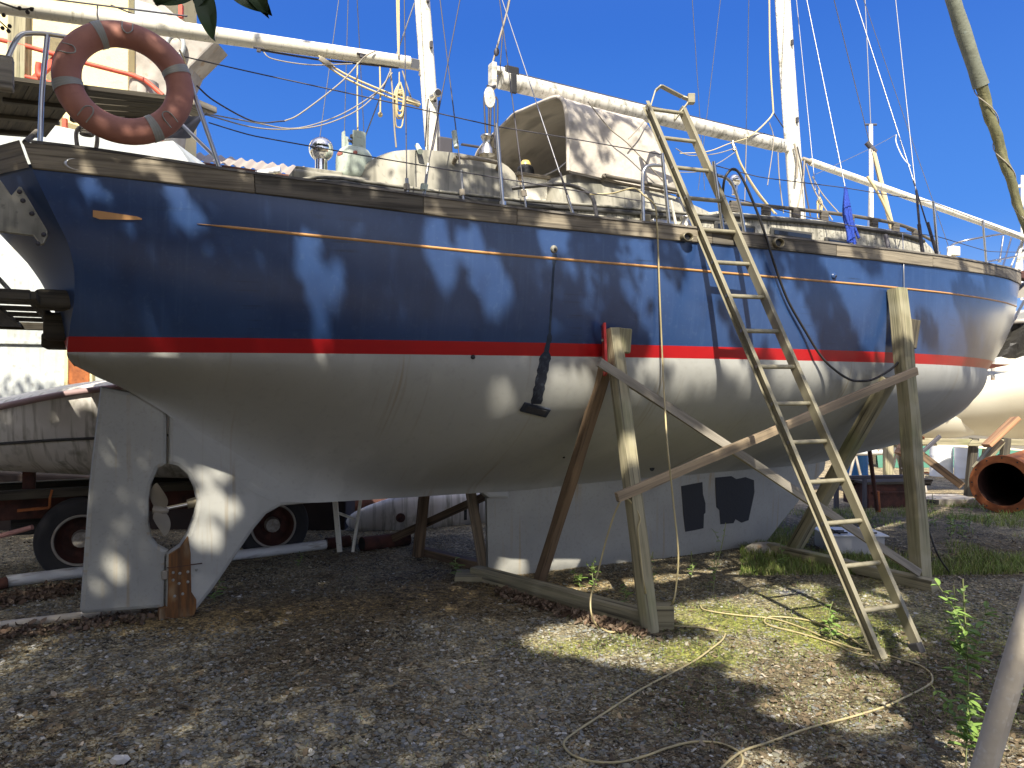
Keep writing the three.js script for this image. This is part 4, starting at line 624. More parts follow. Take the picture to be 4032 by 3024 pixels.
  rope('slack_line', [[196, 85, .9], [215, 101, .8], [254, 121, .5], [284, 120.5, .3]], .006, MT.wireDark); rope('slack_line', [[284, 120.5, .3], [300, 113, .25], [340, 82, .2], [363, 57, .1], [375, 50, .07]], .006, MT.ropeGrey);
  rope('slack_line', [[206, 113, .9], [254, 122, .5], [290, 128, .35], [320, 122, .3], [350, 109, .25], [380, 88, .2], [390, 70, .1]], .005, MT.ropeGrey); rope('slack_line', [[205, 114, .9], [254, 127, .5], [295, 128.5, .35], [330, 122, .3], [365, 104, .25], [392, 72, .1]], .005, MT.ropeGrey);
  rope('slack_line', [[262, 50, .05], [272, 58, .08], [310, 64, .1], [352, 63, .08]], .005, MT.ropeGrey);
  rope('reef_line', [[357, 62, .07], [357, 100, .1], [357.5, 137, .15]], .007, MT.ropeTan); rope('reef_line', [[379.5, 66, .07], [380, 90, .08], [380, 112, .08]], .008, MT.ropeTan); P('rope_knot', new THREE.SphereGeometry(.022, 8, 6).translate(loc(380, 114, .08).x, loc(380, 114, .08).y, .08), MT.ropeTan);
  rope('sheet_tail', [[390, 68, .06], [392.5, 95, .1], [394, 125, .1], [396, 147, .1]], .008, MT.ropeGrey); rope('sheet_tail', [[402, 70, .06], [409, 92, .08], [411, 98, .05]], .007, MT.ropeGrey); rope('halyard_fall', [[428, 98, .1], [426.5, 118, .1], [425, 146, .1]], .007, MT.wireDark); rope('halyard_fall', [[439, 100, .1], [436, 130, .12], [429, 166, .6]], .007, MT.wireDark);
  // mast foot ropes and dodger-side lines
  rope('halyard', [[770, -10, .0], [771, 60, .05], [774, 112, .08]], .010, MT.ropeTan); rope('halyard', [[774, 112, .08], [770, 118, .1], [758, 130, .1], [748, 137, .09]], .009, MT.ropeTan); rope('halyard', [[774, 112, .08], [784, 127, .05]], .006, MT.wireDark); rope('halyard', [[770, 122, .1], [774, 140, .1], [768, 185, .2]], .005, MT.ropeGrey);
  rope('kicker', [[735, 146, .08], [742, 165, .1], [757, 190, .12], [775, 213, .15]], .012, MT.ropeTan); rope('kicker', [[736, 150, .08], [745, 172, .1], [760, 196, .12], [777, 214, .15]], .01, MT.ropeGrey); rope('kicker', [[733, 141, .05], [735, 150, .08]], .02, MT.steel);
  rope('reef_line', [[747, 138, .09], [730, 143, .12], [708, 151, .15], [680, 153, .2]], .005, MT.ropeTan); rope('reef_line', [[735, 148, .1], [715, 153.5, .12], [690, 155, .15], [676, 148, .2]], .005, MT.ropeGrey); rope('reef_line', [[735, 152, .1], [720, 162, .15], [700, 171, .2], [672, 172, .3]], .004, MT.ropeGrey); rope('reef_line', [[747, 138, .09], [746, 170, .1], [745, 205, .1]], .005, MT.ropeGrey); rope('boom_pendant', [[778.5, 152, .05], [780, 180, .06], [784, 213, .1]], .007, MT.ropeGrey);
  rope('mast_line', [[798, 146, .1], [802, 165, .12], [806, 190, .14], [811, 216, .2]], .009, MT.wireDark); rope('mast_line', [[805, 160, .12], [803, 185, .14], [796, 214, .2]], .009, MT.ropeGrey); rope('mast_line', [[806, 162, .1], [815, 190, .14], [833, 220, .3]], .008, MT.ropeGrey); rope('mast_line', [[813, 176, .14], [824, 195, .2], [848, 222, .4]], .007, MT.ropeGrey); rope('mast_line', [[795, 143, .1], [798, 158, .12], [797, 178, .12]], .014, MT.ropeGrey);
  rope('spreader_line', [[816, 174, .3], [871, 148, 0], [897, 134, -.2]], .0035, MT.wire); rope('lazy_line', [[897, 134, .5], [897, 142, .5], [903, 156, .6], [911, 166, .8]], .006, MT.pvc);
  rope('foot_line', [[868, 176, .3], [880, 195, .35], [893, 222, .4], [905, 243, .5]], .016, MT.ropeTan);
  // ventilator cowls of polished steel
  for (const [px, py, w, r, drop] of [[321, 149, .45, .094, .20], [735, 180, -.3, .07, .16], [890, 236, .1, .088, .16]]) { const p = loc(px, py, w), g = new THREE.SphereGeometry(r, 28, 20, 0, 6.2832, 0, 2.6); const c = P('ventilator_cowl', g.translate(p.x, p.y, p.z), MT.chrome); P('cowl_neck', rod(V(p.x, p.y - drop, p.z), V(p.x, p.y - r * .4, p.z), r * .5, r * .5, 20), MT.chrome, c); }
  // small deck gear along the side deck
  P('deck_cleat', (() => { const p = loc(664, 224, 1.4); return join([box(p.x - .12, p.x + .12, p.y, p.y + .03, p.z - .02, p.z + .02, .01), rod(V(p.x - .05, p.y - .04, p.z), V(p.x - .05, p.y, p.z), .015), rod(V(p.x + .05, p.y - .04, p.z), V(p.x + .05, p.y, p.z), .015)]); })(), MT.steel);
  P('deck_winch', (() => { const p = loc(686, 222, 1.3); return lathe([[.001, .09], [.045, .09], [.05, .08], [.034, .05], [.05, .02], [.055, -.05]], 18).translate(p.x, p.y - .04, p.z); })(), MT.steel);
  P('deck_hose', tube([[512, 188, 1.1], [530, 186, 1.15], [560, 184, 1.2], [580, 188, 1.2], [592, 197, 1.3], [596, 212, 1.45], [597, 218, 1.5]].map(q => loc(...q)), .016, 50, 8), MT.hoseDark);
  P('mast_base_block', (() => { const p = loc(444, 150, .15); return box(p.x - .06, p.x + .07, p.y - .03, p.y + .11, p.z - .02, p.z + .03, .015); })(), MT.wireDark); P('dome_cleat', (() => { const p = loc(470, 148.5, .45); return box(p.x - .08, p.x + .08, p.y + .02, p.y + .035, p.z - .015, p.z + .015, .004); })(), MT.wireDark); P('spout', rod(loc(417, 145, .8), loc(420, 151, .92), .018, .022), MT.gas);
}
// ---------------------------------------------------------------- things carried on the yacht
{
  // lifebuoy hung on the stern rail
  const c = toWorld(...loc(124, 82, 1.17).toArray()), b = thing('lifebuoy', 'faded orange ring lifebuoy with grey tape bands hanging on the stern rail', 'lifebuoy', null, c); b.rotation.set(-.12, YA, 0, 'YXZ');
  const tg = new THREE.TorusGeometry(.303, .078, 20, 72); const tp = tg.attributes.position; for (let i = 0; i < tp.count; i++) tp.setZ(i, tp.getZ(i) * .85);
  const q = tg.attributes.uv; for (let i = 0; i < q.count; i++) q.setXY(i, q.getX(i) * 1.9, q.getY(i) * .5);
  part('ring', plain(tg), MT.buoy, b);
  for (const a of [116, 22, 194, 300]) { const g = new THREE.TorusGeometry(.303, .0815, 16, 8, .15); g.scale(1, 1, .86); g.rotateZ(a * Math.PI / 180 - .075); part('tape_band', plain(g), MT.tape, b); }
  for (const a of [88, 158, 232, 318]) { const r = a * Math.PI / 180, o = V(Math.cos(r), Math.sin(r), 0), t = V(-Math.sin(r), Math.cos(r), 0), at3 = (i, s, z) => o.clone().multiplyScalar(i).addScaledVector(t, s).setZ(z); part('rope_clip', tube([at3(.36, -.028, .045), at3(.30, -.026, .075), at3(.275, 0, .075), at3(.30, .026, .075), at3(.36, .028, .045)], .004, 20, 6), MT.tape, b); }
  const line = []; for (let i = 0; i <= 12; i++) { const a = lerp(1.2, 2.2, i / 12); line.push(V(Math.cos(a) * .385, Math.sin(a) * .385 + .01, .0)); } part('grab_line', tube([V(.30, .26, .02), V(.34, .16, .02), V(.352, .02, .03), V(.33, -.12, .03)], .006, 20, 6), MT.ropeTan, b); part('hanging_cord', tube([V(-.14, .36, 0), V(-.15, .42, -.03), V(-.15, .5, -.08)], .005, 10, 5), MT.ropeGrey, b);
}
{ // gas bottle
  const p = loc(354, 173, .55), c = toWorld(p.x, 3.274, p.z), b = thing('gas_bottle', 'grey-green gas bottle with a collar standing on the aft cabin roof', 'gas bottle', null, c);
  part('body', lathe([[.001, 0], [.10, 0], [.128, .02], [.138, .055], [.139, .16], [.132, .20], [.11, .235], [.07, .26], [.03, .27], [.001, .272]], 32), MT.gas, b);
  for (const [a0, a1] of [[.25, 1.5], [2.2, 4.0]]) { const rows = [0, 1].map(j => { const r = []; for (let i = 0; i <= 10; i++) { const a = lerp(a0, a1, i / 10); r.push(V(Math.cos(a) * .095, .235 + j * .13, Math.sin(a) * .095)); } return r; }); const rows2 = [0, 1].map(j => rows[j].map(v => V(v.x * .95, v.y, v.z * .95))); part('collar', join([sheet(rows, null, 1), sheet(rows2, null, 1), sheet([rows[1], rows2[1]], null, 1)]), MT.gas, b); }
  part('valve', join([rod(V(0, .26, 0), V(0, .34, 0), .018), rod(V(0, .335, 0), V(0, .355, 0), .034), rod(V(0, .30, 0), V(-.03, .30, .05), .012)]), MT.wireDark, b);
  const red = mat({ color: hex(168, 104, 92), roughness: .7 }), tag = (a, w, h, n) => { const g = new THREE.SphereGeometry(1, n, 6); g.scale(w, h, .004); g.rotateY(Math.PI / 2 - a); part('red_marking', g.translate(Math.cos(a) * .137, .185, Math.sin(a) * .137), red, b); };
  tag(2.25, .034, .018, 12); tag(1.32, .017, .015, 4);
}
{ // coils of rope
  const coil = (pos, label, m, w, h, n) => { const t = thing('rope_coil', label, 'rope', null, pos); const loops = []; for (let i = 0; i < n; i++) { const s = rr(.7, 1.1), o = rr(-.02, .02); loops.push(tube([V(0, 0, o), V(-w * s, -h * .35, o + .01), V(-w * .7 * s, -h * s, o), V(0, -h * s * 1.08, o - .01), V(w * .7 * s, -h * s, o), V(w * s, -h * .35, o + .01), V(.004, 0, o)], .007, 40, 6)); } part('loops', join(loops), m, t); part('wrap', join([0, 1, 2].map(i => { const g = new THREE.TorusGeometry(w * .62, .008, 6, 16); g.rotateX(Math.PI / 2); return g.translate(0, -h * .22 - i * .014, 0); })), m, t); part('hanger', rod(V(0, 0, 0), V(0, .09, 0), .006), m, t); t.rotation.y = YA; };
  coil(toWorld(...loc(399, 82, .08).toArray()), 'tan rope coil hanging from the mizzen boom', MT.ropeTan, .04, .32, 5);
  coil(toWorld(...loc(86, 122, .6).toArray()), 'grey rope coil hanging beneath the slatted stern seat', MT.ropeGrey, .06, .22, 5);
  coil(toWorld(...loc(819.5, 197, .14).toArray()), 'small rope coil hanging at the foot of the main mast', MT.ropeTan, .035, .2, 4);
  // blue frayed rope on the shroud
  const t = thing('blue_rope_bundle', 'frayed blue rope and cloth bundle tied to the shroud over the foredeck', 'rope'); const L = [];
  for (let i = 0; i < 16; i++) { const o = V(rr(-.03, .03), 0, rr(-.03, .03)), a = toWorld(...loc(846, 187 + rr(0, 4), 1.4).toArray()), b = toWorld(...loc(848 + rr(-1, 1), 215, 1.42).toArray()).add(o), c = toWorld(...loc(853 + rr(-4, 4), rr(236, 247), 1.44).toArray()).add(o); L.push(tube([a, b, c], .014, 10, 5)); } part('strands', join(L), MT.blueRope, t);
}
// ---------------------------------------------------------------- timber cradle holding the yacht
{
  const t = thing('timber_cradle', 'weathered timber posts, cross braces and sole plates propping up the blue yacht', 'boat cradle');
  const side = (px, py) => toWorld(...sideAt(px, py).add(V(0, 0, .07)).toArray());
  const post = (a, b, w, h, m, wob = .008) => part('post', beam(a, b, w, h, V(sn, 0, cs), .012, wob), m, t);
  const g1 = onGround(650, 632, -.03), t1 = side(607, 336); t1.y += .05; post(g1, t1, .105, .105, MT.timber);
  const g2 = onGround(537, 585, -.03), t2 = side(603, 356); t2.y -= .02; post(g2, t2, .085, .085, MT.timberBrown, .004);
  const g3 = onGround(923, 586, -.03), t3 = side(890, 292); t3.y += .02; post(g3, t3, .14, .13, MT.timber);
  const g4 = onGround(788, 556, -.03), t4 = side(882, 380); post(g4, t4, .12, .12, MT.timber);
  const out = V(sn, 0, cs).multiplyScalar(.085);
  const dAt = (a, b, py) => { // depth along a post where it crosses a row
    let best = a; for (let i = 0; i <= 60; i++) { const p = a.clone().lerp(b, i / 60), y = HORIZON - FOCAL * (p.y - EYE) / -p.z; if (y >= py) best = p; } return -best.z; };
  const d1a = dAt(g1, t1, 366) - .10, d1b = dAt(g1, t1, 497) - .10, d3a = dAt(g3, t3, 374) - .12, d3b = dAt(g3, t3, 555) - .10;
  part('brace', beam(at(599, 362, d1a), at(918, 572, d3b), .045, .07, V(0, 1, 0), .004, .003), MT.timberGrey, t);
  part('brace', beam(at(617, 497, d1b), at(916, 371, d3a - .06), .045, .072, V(0, 1, 0), .004, .003), MT.timberRaw, t);
  // sole plates
  part('sole_plate', beam(onGround(655, 629, .05), onGround(476, 577, .05), .14, .11, SIX, .01, .003), MT.timber, t);
  part('sole_plate', beam(onGround(935, 592, .05), onGround(770, 553, .05), .12, .10, SIX, .01, .003), MT.timber, t);
  part('sole_block', box(-.08, .08, -.03, .17, -.06, .06, .008).translate(...onGround(661, 629).toArray()), MT.timber, t);
  // red gusset and wedge at the head of the aft post
  const rg = t1.clone().add(V(-.055, -.14, .0)); part('gusset', beam(rg.clone().add(V(-.01, .17, 0)), rg.clone().add(V(.0, -.2, .05)), .14, .02, V(1, 0, 0), .003), MT.redPaint, t, 'red painted gusset board'); part('wedge', beam(t1.clone().add(V(.10, .0, -.01)), t1.clone().add(V(.085, -.18, .0)), .07, .09, V(1, 0, 0), .01), MT.timber, t);
  part('bolt', new THREE.SphereGeometry(.012, 8, 6).translate(rg.x - .022, rg.y + .05, rg.z + .05), MT.tape, t);
  const wg3 = side(903, 325); part('wedge', beam(wg3.clone().add(V(.03, .04, 0)), wg3.clone().add(V(-.02, -.22, .02)), .1, .1, V(1, 0, 0), .01), MT.timberDark, t);
  // props on the far side
  const f1 = onGround(418, 556, -.02), f2 = onGround(485, 572, -.02);
  post(f1, f1.clone().add(V(.15, 1.75, -.25)), .1, .1, MT.timberBrown, .003); post(f2, f2.clone().add(V(-.32, 1.6, -.5)), .085, .085, MT.timberRaw, .003);
  part('brace', beam(at(378, 545, 8.3), at(492, 493, 7.5), .04, .08, SIX, .004), MT.timberBrown, t);
  part('sole_plate', beam(onGround(420, 553, .03), onGround(496, 572, .03), .1, .08, SIX, .006), MT.timberBrown, t);
  part('packer', box(-.2, .2, -.02, .05, -.14, .14, .008).translate(...onGround(478, 578).toArray()), MT.timber, t);
}
{ // flat packing stones and offcuts below the keel's fore end
  const p = onGround(765, 552); const c = thing('concrete_block', 'pale broken concrete block by the foot of the fore prop', 'block', null, p); part('block', (() => { const g = new THREE.DodecahedronGeometry(.16, 1); g.scale(1.4, .6, 1); return boxUV(plain(g)); })(), MT.shipGrey, c);
  const k = onGround(575, 566); const b = thing('keel_block', 'low timber block packed under the keel beside the weeds', 'block', null, k.add(V(0, 0, -.2))); part('block', box(-.15, .15, -.02, .08, -.1, .1, .01), MT.timberBrown, b);
}
// ---------------------------------------------------------------- aluminium ladder
{
  const t = thing('ladder', 'tall aluminium ladder leaning against the toe rail of the blue yacht', 'ladder');
  const fl = onGround(880, 656, 0), fr = onGround(917.5, 650, 0), up = toWorld(...loc(706, 243, half(4.2) + .075).toArray()).sub(onGround(880, 656, 0)).normalize(), len = 4.46, acr = fr.clone().sub(fl).normalize(), nrm = V().crossVectors(acr, up).normalize();
  const stile = (f, s) => { const e = f.clone().addScaledVector(up, len); // channel section, open to the outside
    const g = join([beam(f, e, .006, .072, nrm, .002), beam(f.clone().addScaledVector(acr, s * .014).addScaledVector(nrm, .033), e.clone().addScaledVector(acr, s * .014).addScaledVector(nrm, .033), .03, .006, nrm, .002), beam(f.clone().addScaledVector(acr, s * .014).addScaledVector(nrm, -.033), e.clone().addScaledVector(acr, s * .014).addScaledVector(nrm, -.033), .03, .006, nrm, .002)]); return part('stile', g, MT.alu, t); };
  stile(fl, -1); stile(fr, 1);
  for (let i = 0; i < 15; i++) { const k = .30 + i * .2935, a = fl.clone().addScaledVector(up, k), b = fr.clone().addScaledVector(up, k); const r = part('rung', rod(a.clone().addScaledVector(acr, -.012), b.clone().addScaledVector(acr, .012), .0165, .0165, 12), MT.alu, t); part('rung_end', rod(a.clone().addScaledVector(acr, -.016), a.clone().addScaledVector(acr, -.004), .013, .013, 10), MT.wire, r); }
  for (const f of [fl, fr]) part('foot', beam(f.clone().addScaledVector(up, -.01), f.clone().addScaledVector(up, .06), .05, .08, nrm, .008), f === fl ? MT.alu : MT.rubber, t);
  const tl = fl.clone().addScaledVector(up, len - .06), tr = fr.clone().addScaledVector(up, len - .06);
  const hz = V(sn, 0, cs).multiplyScalar(-1); const strap = (pts) => { const g = []; for (let i = 0; i < pts.length - 1; i++) g.push(beam(pts[i], pts[i + 1], .012, .045, V(0, .2, 1), .002)); return g; };
  part('hook', join([...strap([tl, tl.clone().add(V(.05, .16, -.02)), tl.clone().add(V(.10, .205, -.03)), tr.clone().add(V(.0, .15, -.02)), tr.clone().add(V(.07, .12, -.01))]), ...strap([tr.clone().add(V(-.07, -.05, 0)), tr.clone().add(V(.07, .13, -.01))]), box(-.03, .03, -.04, .04, -.03, .03, .006).translate(tr.x + .07, tr.y + .13, tr.z - .01)]), MT.alu, t);
}
// ---------------------------------------------------------------- hoses and leads
{
  const y = (px, py, h = .012) => onGround(px, py, h), wy = (px, py, w) => toWorld(...loc(px, py, w).toArray());
  const hs = thing('garden_hose', 'long yellow hose hanging down the hull and looping over the gravel', 'hose');
  part('run', tube([wy(590, 194, 1.35), wy(612, 193, 1.45), wy(634, 188, 1.56), wy(645, 196, 1.62), wy(655, 205, 1.655), wy(657, 222, 1.66), wy(658, 240, 1.66), wy(660, 300, 1.64), wy(663, 370, 1.63), at(667, 440, 5.35), at(673, 500, 5.35), at(678, 552, 5.33), at(676, 585, 5.35), at(672, 603, 5.37), y(664, 611, .05), y(655, 615, .03), y(640, 613, .02), y(628, 625, .02), y(618, 633), y(608, 634), y(596, 627, .02), at(591, 612, 5.45), at(591, 595, 5.5), at(597, 575, 5.52), at(606, 540, 5.52), at(614, 515, 5.5), at(621, 500, 5.48), at(626, 498, 5.44), at(634, 506, 5.44), at(640, 518, 5.42), at(638, 530, 5.4), at(641, 560, 5.36), at(645, 590, 5.3), y(650, 611, .04), y(662, 618, .02), y(672, 628), y(700, 630), y(718, 633)], .0065, 420, 7), MT.hose, hs);
  const h2 = thing('garden_hose', 'yellow hose lying in wide curves from the ladder foot across the gravel', 'hose');
  part('run', tube([y(725, 636), y(722, 642), y(712, 650), y(695, 662), y(670, 675), y(640, 690), y(605, 712), y(580, 728), y(566, 739), y(564, 746), y(572, 755), y(592, 762), y(618, 763), y(645, 757), y(665, 750), y(690, 744), y(712, 744.5), y(728, 749), y(740, 757), y(741, 768), y(730, 776)], .006, 260, 7), MT.hose, h2);
  const h3 = thing('garden_hose', 'pale yellow hose curving round from behind the ladder foot', 'hose');
  part('run', tube([y(716, 775), y(740, 757, .02), y(770, 745), y(810, 731), y(850, 720), y(885, 708), y(905, 698), y(922, 689), y(931, 682), y(929, 673), y(918, 665), y(900, 659), y(884, 654.5), y(868, 655), y(850, 651), y(832, 643), y(800, 634), y(770, 627), y(764, 622), y(772, 618), y(800, 620), y(820, 625), y(845, 635), y(862, 646), y(878, 652)], .006, 300, 7), MT.hose, h3);
  const h4 = thing('garden_hose', 'thin yellow hose end lying on the mossy ground behind the ladder', 'hose'); part('run', tube([y(700, 607), y(703, 611), y(716, 614), y(740, 617), y(772, 620), y(800, 628), y(830, 640), y(855, 648), y(876, 651)], .006, 120, 7), MT.hose, h4);
  const bc = thing('black_hose', 'black hose looping over the rail and down the hull to the fore prop', 'hose');
  part('run', tube([wy(723.6, 206, 1.5), wy(723.4, 190, 1.58), wy(726, 176, 1.62), wy(734, 168.5, 1.64), wy(742.7, 178, 1.66), wy(756, 208, 1.69), wy(766, 236, 1.72), wy(775, 265, 1.72), wy(788, 300, 1.7), wy(806, 332, 1.68), wy(821, 356, 1.68), wy(835, 370, 1.69), wy(850, 379.5, 1.7), wy(862, 381, 1.72), wy(874, 379, 1.74), wy(890, 370, 1.76), wy(899, 362, 1.78), wy(905, 361, 1.78), wy(908, 366, 1.78), wy(907, 374, 1.76)], .0105, 260, 8), MT.hoseDark, bc);
  const wl = thing('grey_lead', 'thin grey lead hanging from the foredeck past the fore prop', 'cable'); part('run', tube([wy(903, 233, .9), wy(903.5, 246, 1.5), wy(904, 262, 1.64), wy(904.5, 300, 1.66), wy(904, 330, 1.64), wy(908, 352, 1.74), wy(909, 366, 1.78), wy(906, 371, 1.79)], .005, 120, 6), MT.wire, wl);
  const bl = thing('black_lead', 'black lead running down behind the fore post to the ground', 'cable'); part('run', tube([at(908, 372, 6.95), at(914, 430, 6.9), at(919, 480, 6.85), at(922, 505, 6.8), at(930, 535, 6.75), at(938, 556, 6.7), y(949, 573)], .009, 100, 6), MT.hoseDark, bl);
}
// ---------------------------------------------------------------- background, left: old steel workboat ashore, shed
const face = (pts, d, thick, bev = .01) => { const q = pts.map(p => at(p[0], p[1], d)); return boxUV(slab(q.map(p => [p.x, p.y]), thick, bev)).translate(0, 0, -d - thick / 2); };
const W3 = (px, py, d) => at(px, py, d);
{
  const t = thing('steel_workboat', 'old white steel workboat with yellow deckhouse and orange handrails standing behind the stern', 'boat');
  part('hull_plating', face([[-160, 108], [50, 124], [103, 135], [149, 142], [172, 140], [182, 152], [196, 175], [200, 230], [190, 330], [180, 420], [160, 560], [-160, 560]], 10, 1.6), MT.shipWhite, t);
  part('rust_panel', face([[68.5, 300], [89, 300], [89, 470], [67, 470]], 9.96, .12), MT.rust, t, 'rust-orange steel panel');
  part('panel_edge', face([[64.5, 300], [68.2, 300], [66.8, 470], [63, 470]], 9.93, .12), MT.yellowWall, t);
  part('panel_edge', face([[89.3, 300], [92, 300], [92, 470], [89.3, 470]], 9.93, .12), MT.yellowWall, t);
  part('rubbing_strake', face([[-160, 336], [62, 341], [62, 345], [-160, 341]], 9.96, .06), MT.shipWhite, t);
  part('deckhouse', face([[-220, -120], [127, -120], [127, 136], [-220, 120]], 11, 2.4), MT.yellowWall, t, 'pale yellow deckhouse wall');
  part('bow_bulwark', face([[128, -40], [150, -8], [177, 16], [215, 40], [189, 66], [178, 92], [173, 118], [170, 141], [128, 138]], 11.2, .5, .03), MT.shipGrey, t);
  part('bow_stripe', face([[128, -4], [150, 3], [178, 22], [172, 30], [128, 12]], 11.17, .06), MT.shipWhite, t);
  const hp = at(174.5, 45, 11.1), hg = new THREE.TorusGeometry(.15, .035, 8, 24); hg.scale(.8, 1.15, 1); part('hawse_pipe', plain(hg.translate(hp.x, hp.y, hp.z)), MT.shipWhite, t); const hb = new THREE.SphereGeometry(1, 16, 10); hb.scale(.11, .16, .03); part('hawse_opening', plain(hb.translate(hp.x, hp.y, hp.z - .02)), MT.shipGrey, t);
  part('bollard', rod(at(143, 97, 10.6), at(143, 82, 10.6), .19, .19, 18), MT.shipGrey, t); part('hatch_frame', face([[128, 88], [136, 89], [136, 92], [132, 92], [132, 97], [128, 97]], 10.9, .1), MT.orange, t);
  const rail = (pts, r = .032) => part('handrail', tube(pts.map(q => at(...q)), r, 50, 8, .1), MT.orange, t);
  rail([[-40, 29, 10.25], [0, 39, 10.25], [30, 46.5, 10.25], [62, 56, 10.25], [95, 65, 10.3], [130, 74, 10.4], [143, 79, 10.4], [152, 86, 10.4], [162, 95, 10.4]]); rail([[-30, 60, 10.25], [8, 72, 10.25], [42, 80, 10.25], [80, 90, 10.25]], .026);
  part('rail_bracket', beam(at(58, 55, 10.3), at(32, 80, 10.3), .05, .10, V(0, 1, 0), .008), MT.orange, t); part('rail_bracket', tube([at(38, 62, 10.2), at(37, 70, 10.2), at(39, 75, 10.2), at(43, 74, 10.2)], .045, 14, 8), MT.orange, t);
  for (const [px, a, b] of [[180, 4, 17], [64, 118, 128], [140, 136, 146], [160, 132, 140], [132, 138, 145]]) part('stanchion_post', beam(at(px, b, 10.3), at(px, a, 10.3), .055, .055, V(0, 0, 1), .005), MT.orange, t);
  part('awning_post', beam(at(17.5, 95, 10.3), at(20, -40, 10.3), .24, .16, V(0, 0, 1), .01), MT.timber, t);
  part('derrick_wire', rod(at(52, -2, 9.5), at(186, 15, 9.5), .012), MT.wireDark, t); part('derrick_wire', rod(at(110, 4, 9.6), at(150, 20, 10.8), .01), MT.wireDark, t);
}
{
  const t = thing('low_shed', 'low shed with rusty corrugated roof beyond the stern', 'shed');
  const rows = []; for (let i = 0; i <= 60; i++) { const k = i / 60, a = at(lerp(168, 300, k), lerp(157, 176, k), 13), b = at(lerp(176, 310, k), lerp(150, 168, k), 15), w = .03 * Math.sin(i * 1.35); rows.push([V(a.x, a.y + w, a.z), V(b.x, b.y + w, b.z)]); }
  part('corrugated_roof', sheet(rows, null, 1), MT.corrugated, t); part('roof_edge', rod(at(168, 158.5, 13.02), at(300, 177.5, 13.02), .03), MT.rustDark, t);
  part('wall', face([[168, 160], [300, 179], [300, 420], [168, 420]], 13.1, 1.5), MT.yellowWall, t); part('flue', rod(at(256, 173.5, 12.8), at(280, 169.5, 12.8), .055), MT.pvc, t);
}
{ const t = thing('shade_backdrop', 'added dark brown barge lying behind the trailer wheels', 'backdrop'); const tar = mat({ map: tex(256, (x, y) => mix3(C(58, 44, 36), C(36, 30, 28), fbm(x, y, 6, 6, 371, 5)), 1.2), roughness: .95 });  // added panel; its near-black brown stands in for shade under the trailer
  part('hull', face([[-190, 464], [300, 486], [342, 492], [346, 500], [344, 548], [-190, 566]], 9.25, .6, .03), tar, t); part('backdrop_band', face([[-190, 482], [300, 500], [300, 504], [-190, 487]], 9.2, .06), MT.rustDark, t); }
{ // small boat on a trailer
  const t = thing('small_boat', 'small grimy white boat hull lying on a trailer behind the rudder', 'boat');
  const gun = curve([[-2.8, 1.28], [-1.1, 1.47], [-.2, 1.66], [1, 1.80], [2.5, 1.86]]), bot = curve([[-2.8, 1.12], [-1.1, .98], [0, .86], [1.2, .77], [2.5, .74]]), hb = curve([[-2.8, .1], [-2, .45], [-1, .75], [0, .9], [2.5, .95]]);
  const secs = []; for (let i = 0; i <= 26; i++) { const u = lerp(-2.8, 2.5, i / 26), g = gun(u), b = bot(u), h = hb(u); secs.push([u, [[-h, g], [-h * .98, lerp(b, g, .55)], [-h * .85, lerp(b, g, .25)], [-h * .5, lerp(b, g, .06)], [0, b], [h * .5, lerp(b, g, .06)], [h * .85, lerp(b, g, .25)], [h * .98, lerp(b, g, .55)], [h, g], [h * .8, g + .06], [0, g + .1], [-h * .8, g + .06], [-h, g]]]); }
  t.position.copy(toWorld(0, 0, -2.15)); t.rotation.y = YA;
  part('hull', loft(secs, .8), MT.smallHull, t); part('gunwale', tube(secs.map(([u]) => V(u, gun(u) + .01, hb(u) + .01)), .028, 60, 7), mat({ color: hex(150, 126, 124), roughness: .7 }), t);
  part('boot_stain', tube(secs.map(([u]) => V(u, lerp(bot(u), gun(u), .5), hb(u) * .982)), .012, 60, 6), MT.moulding, t);
}
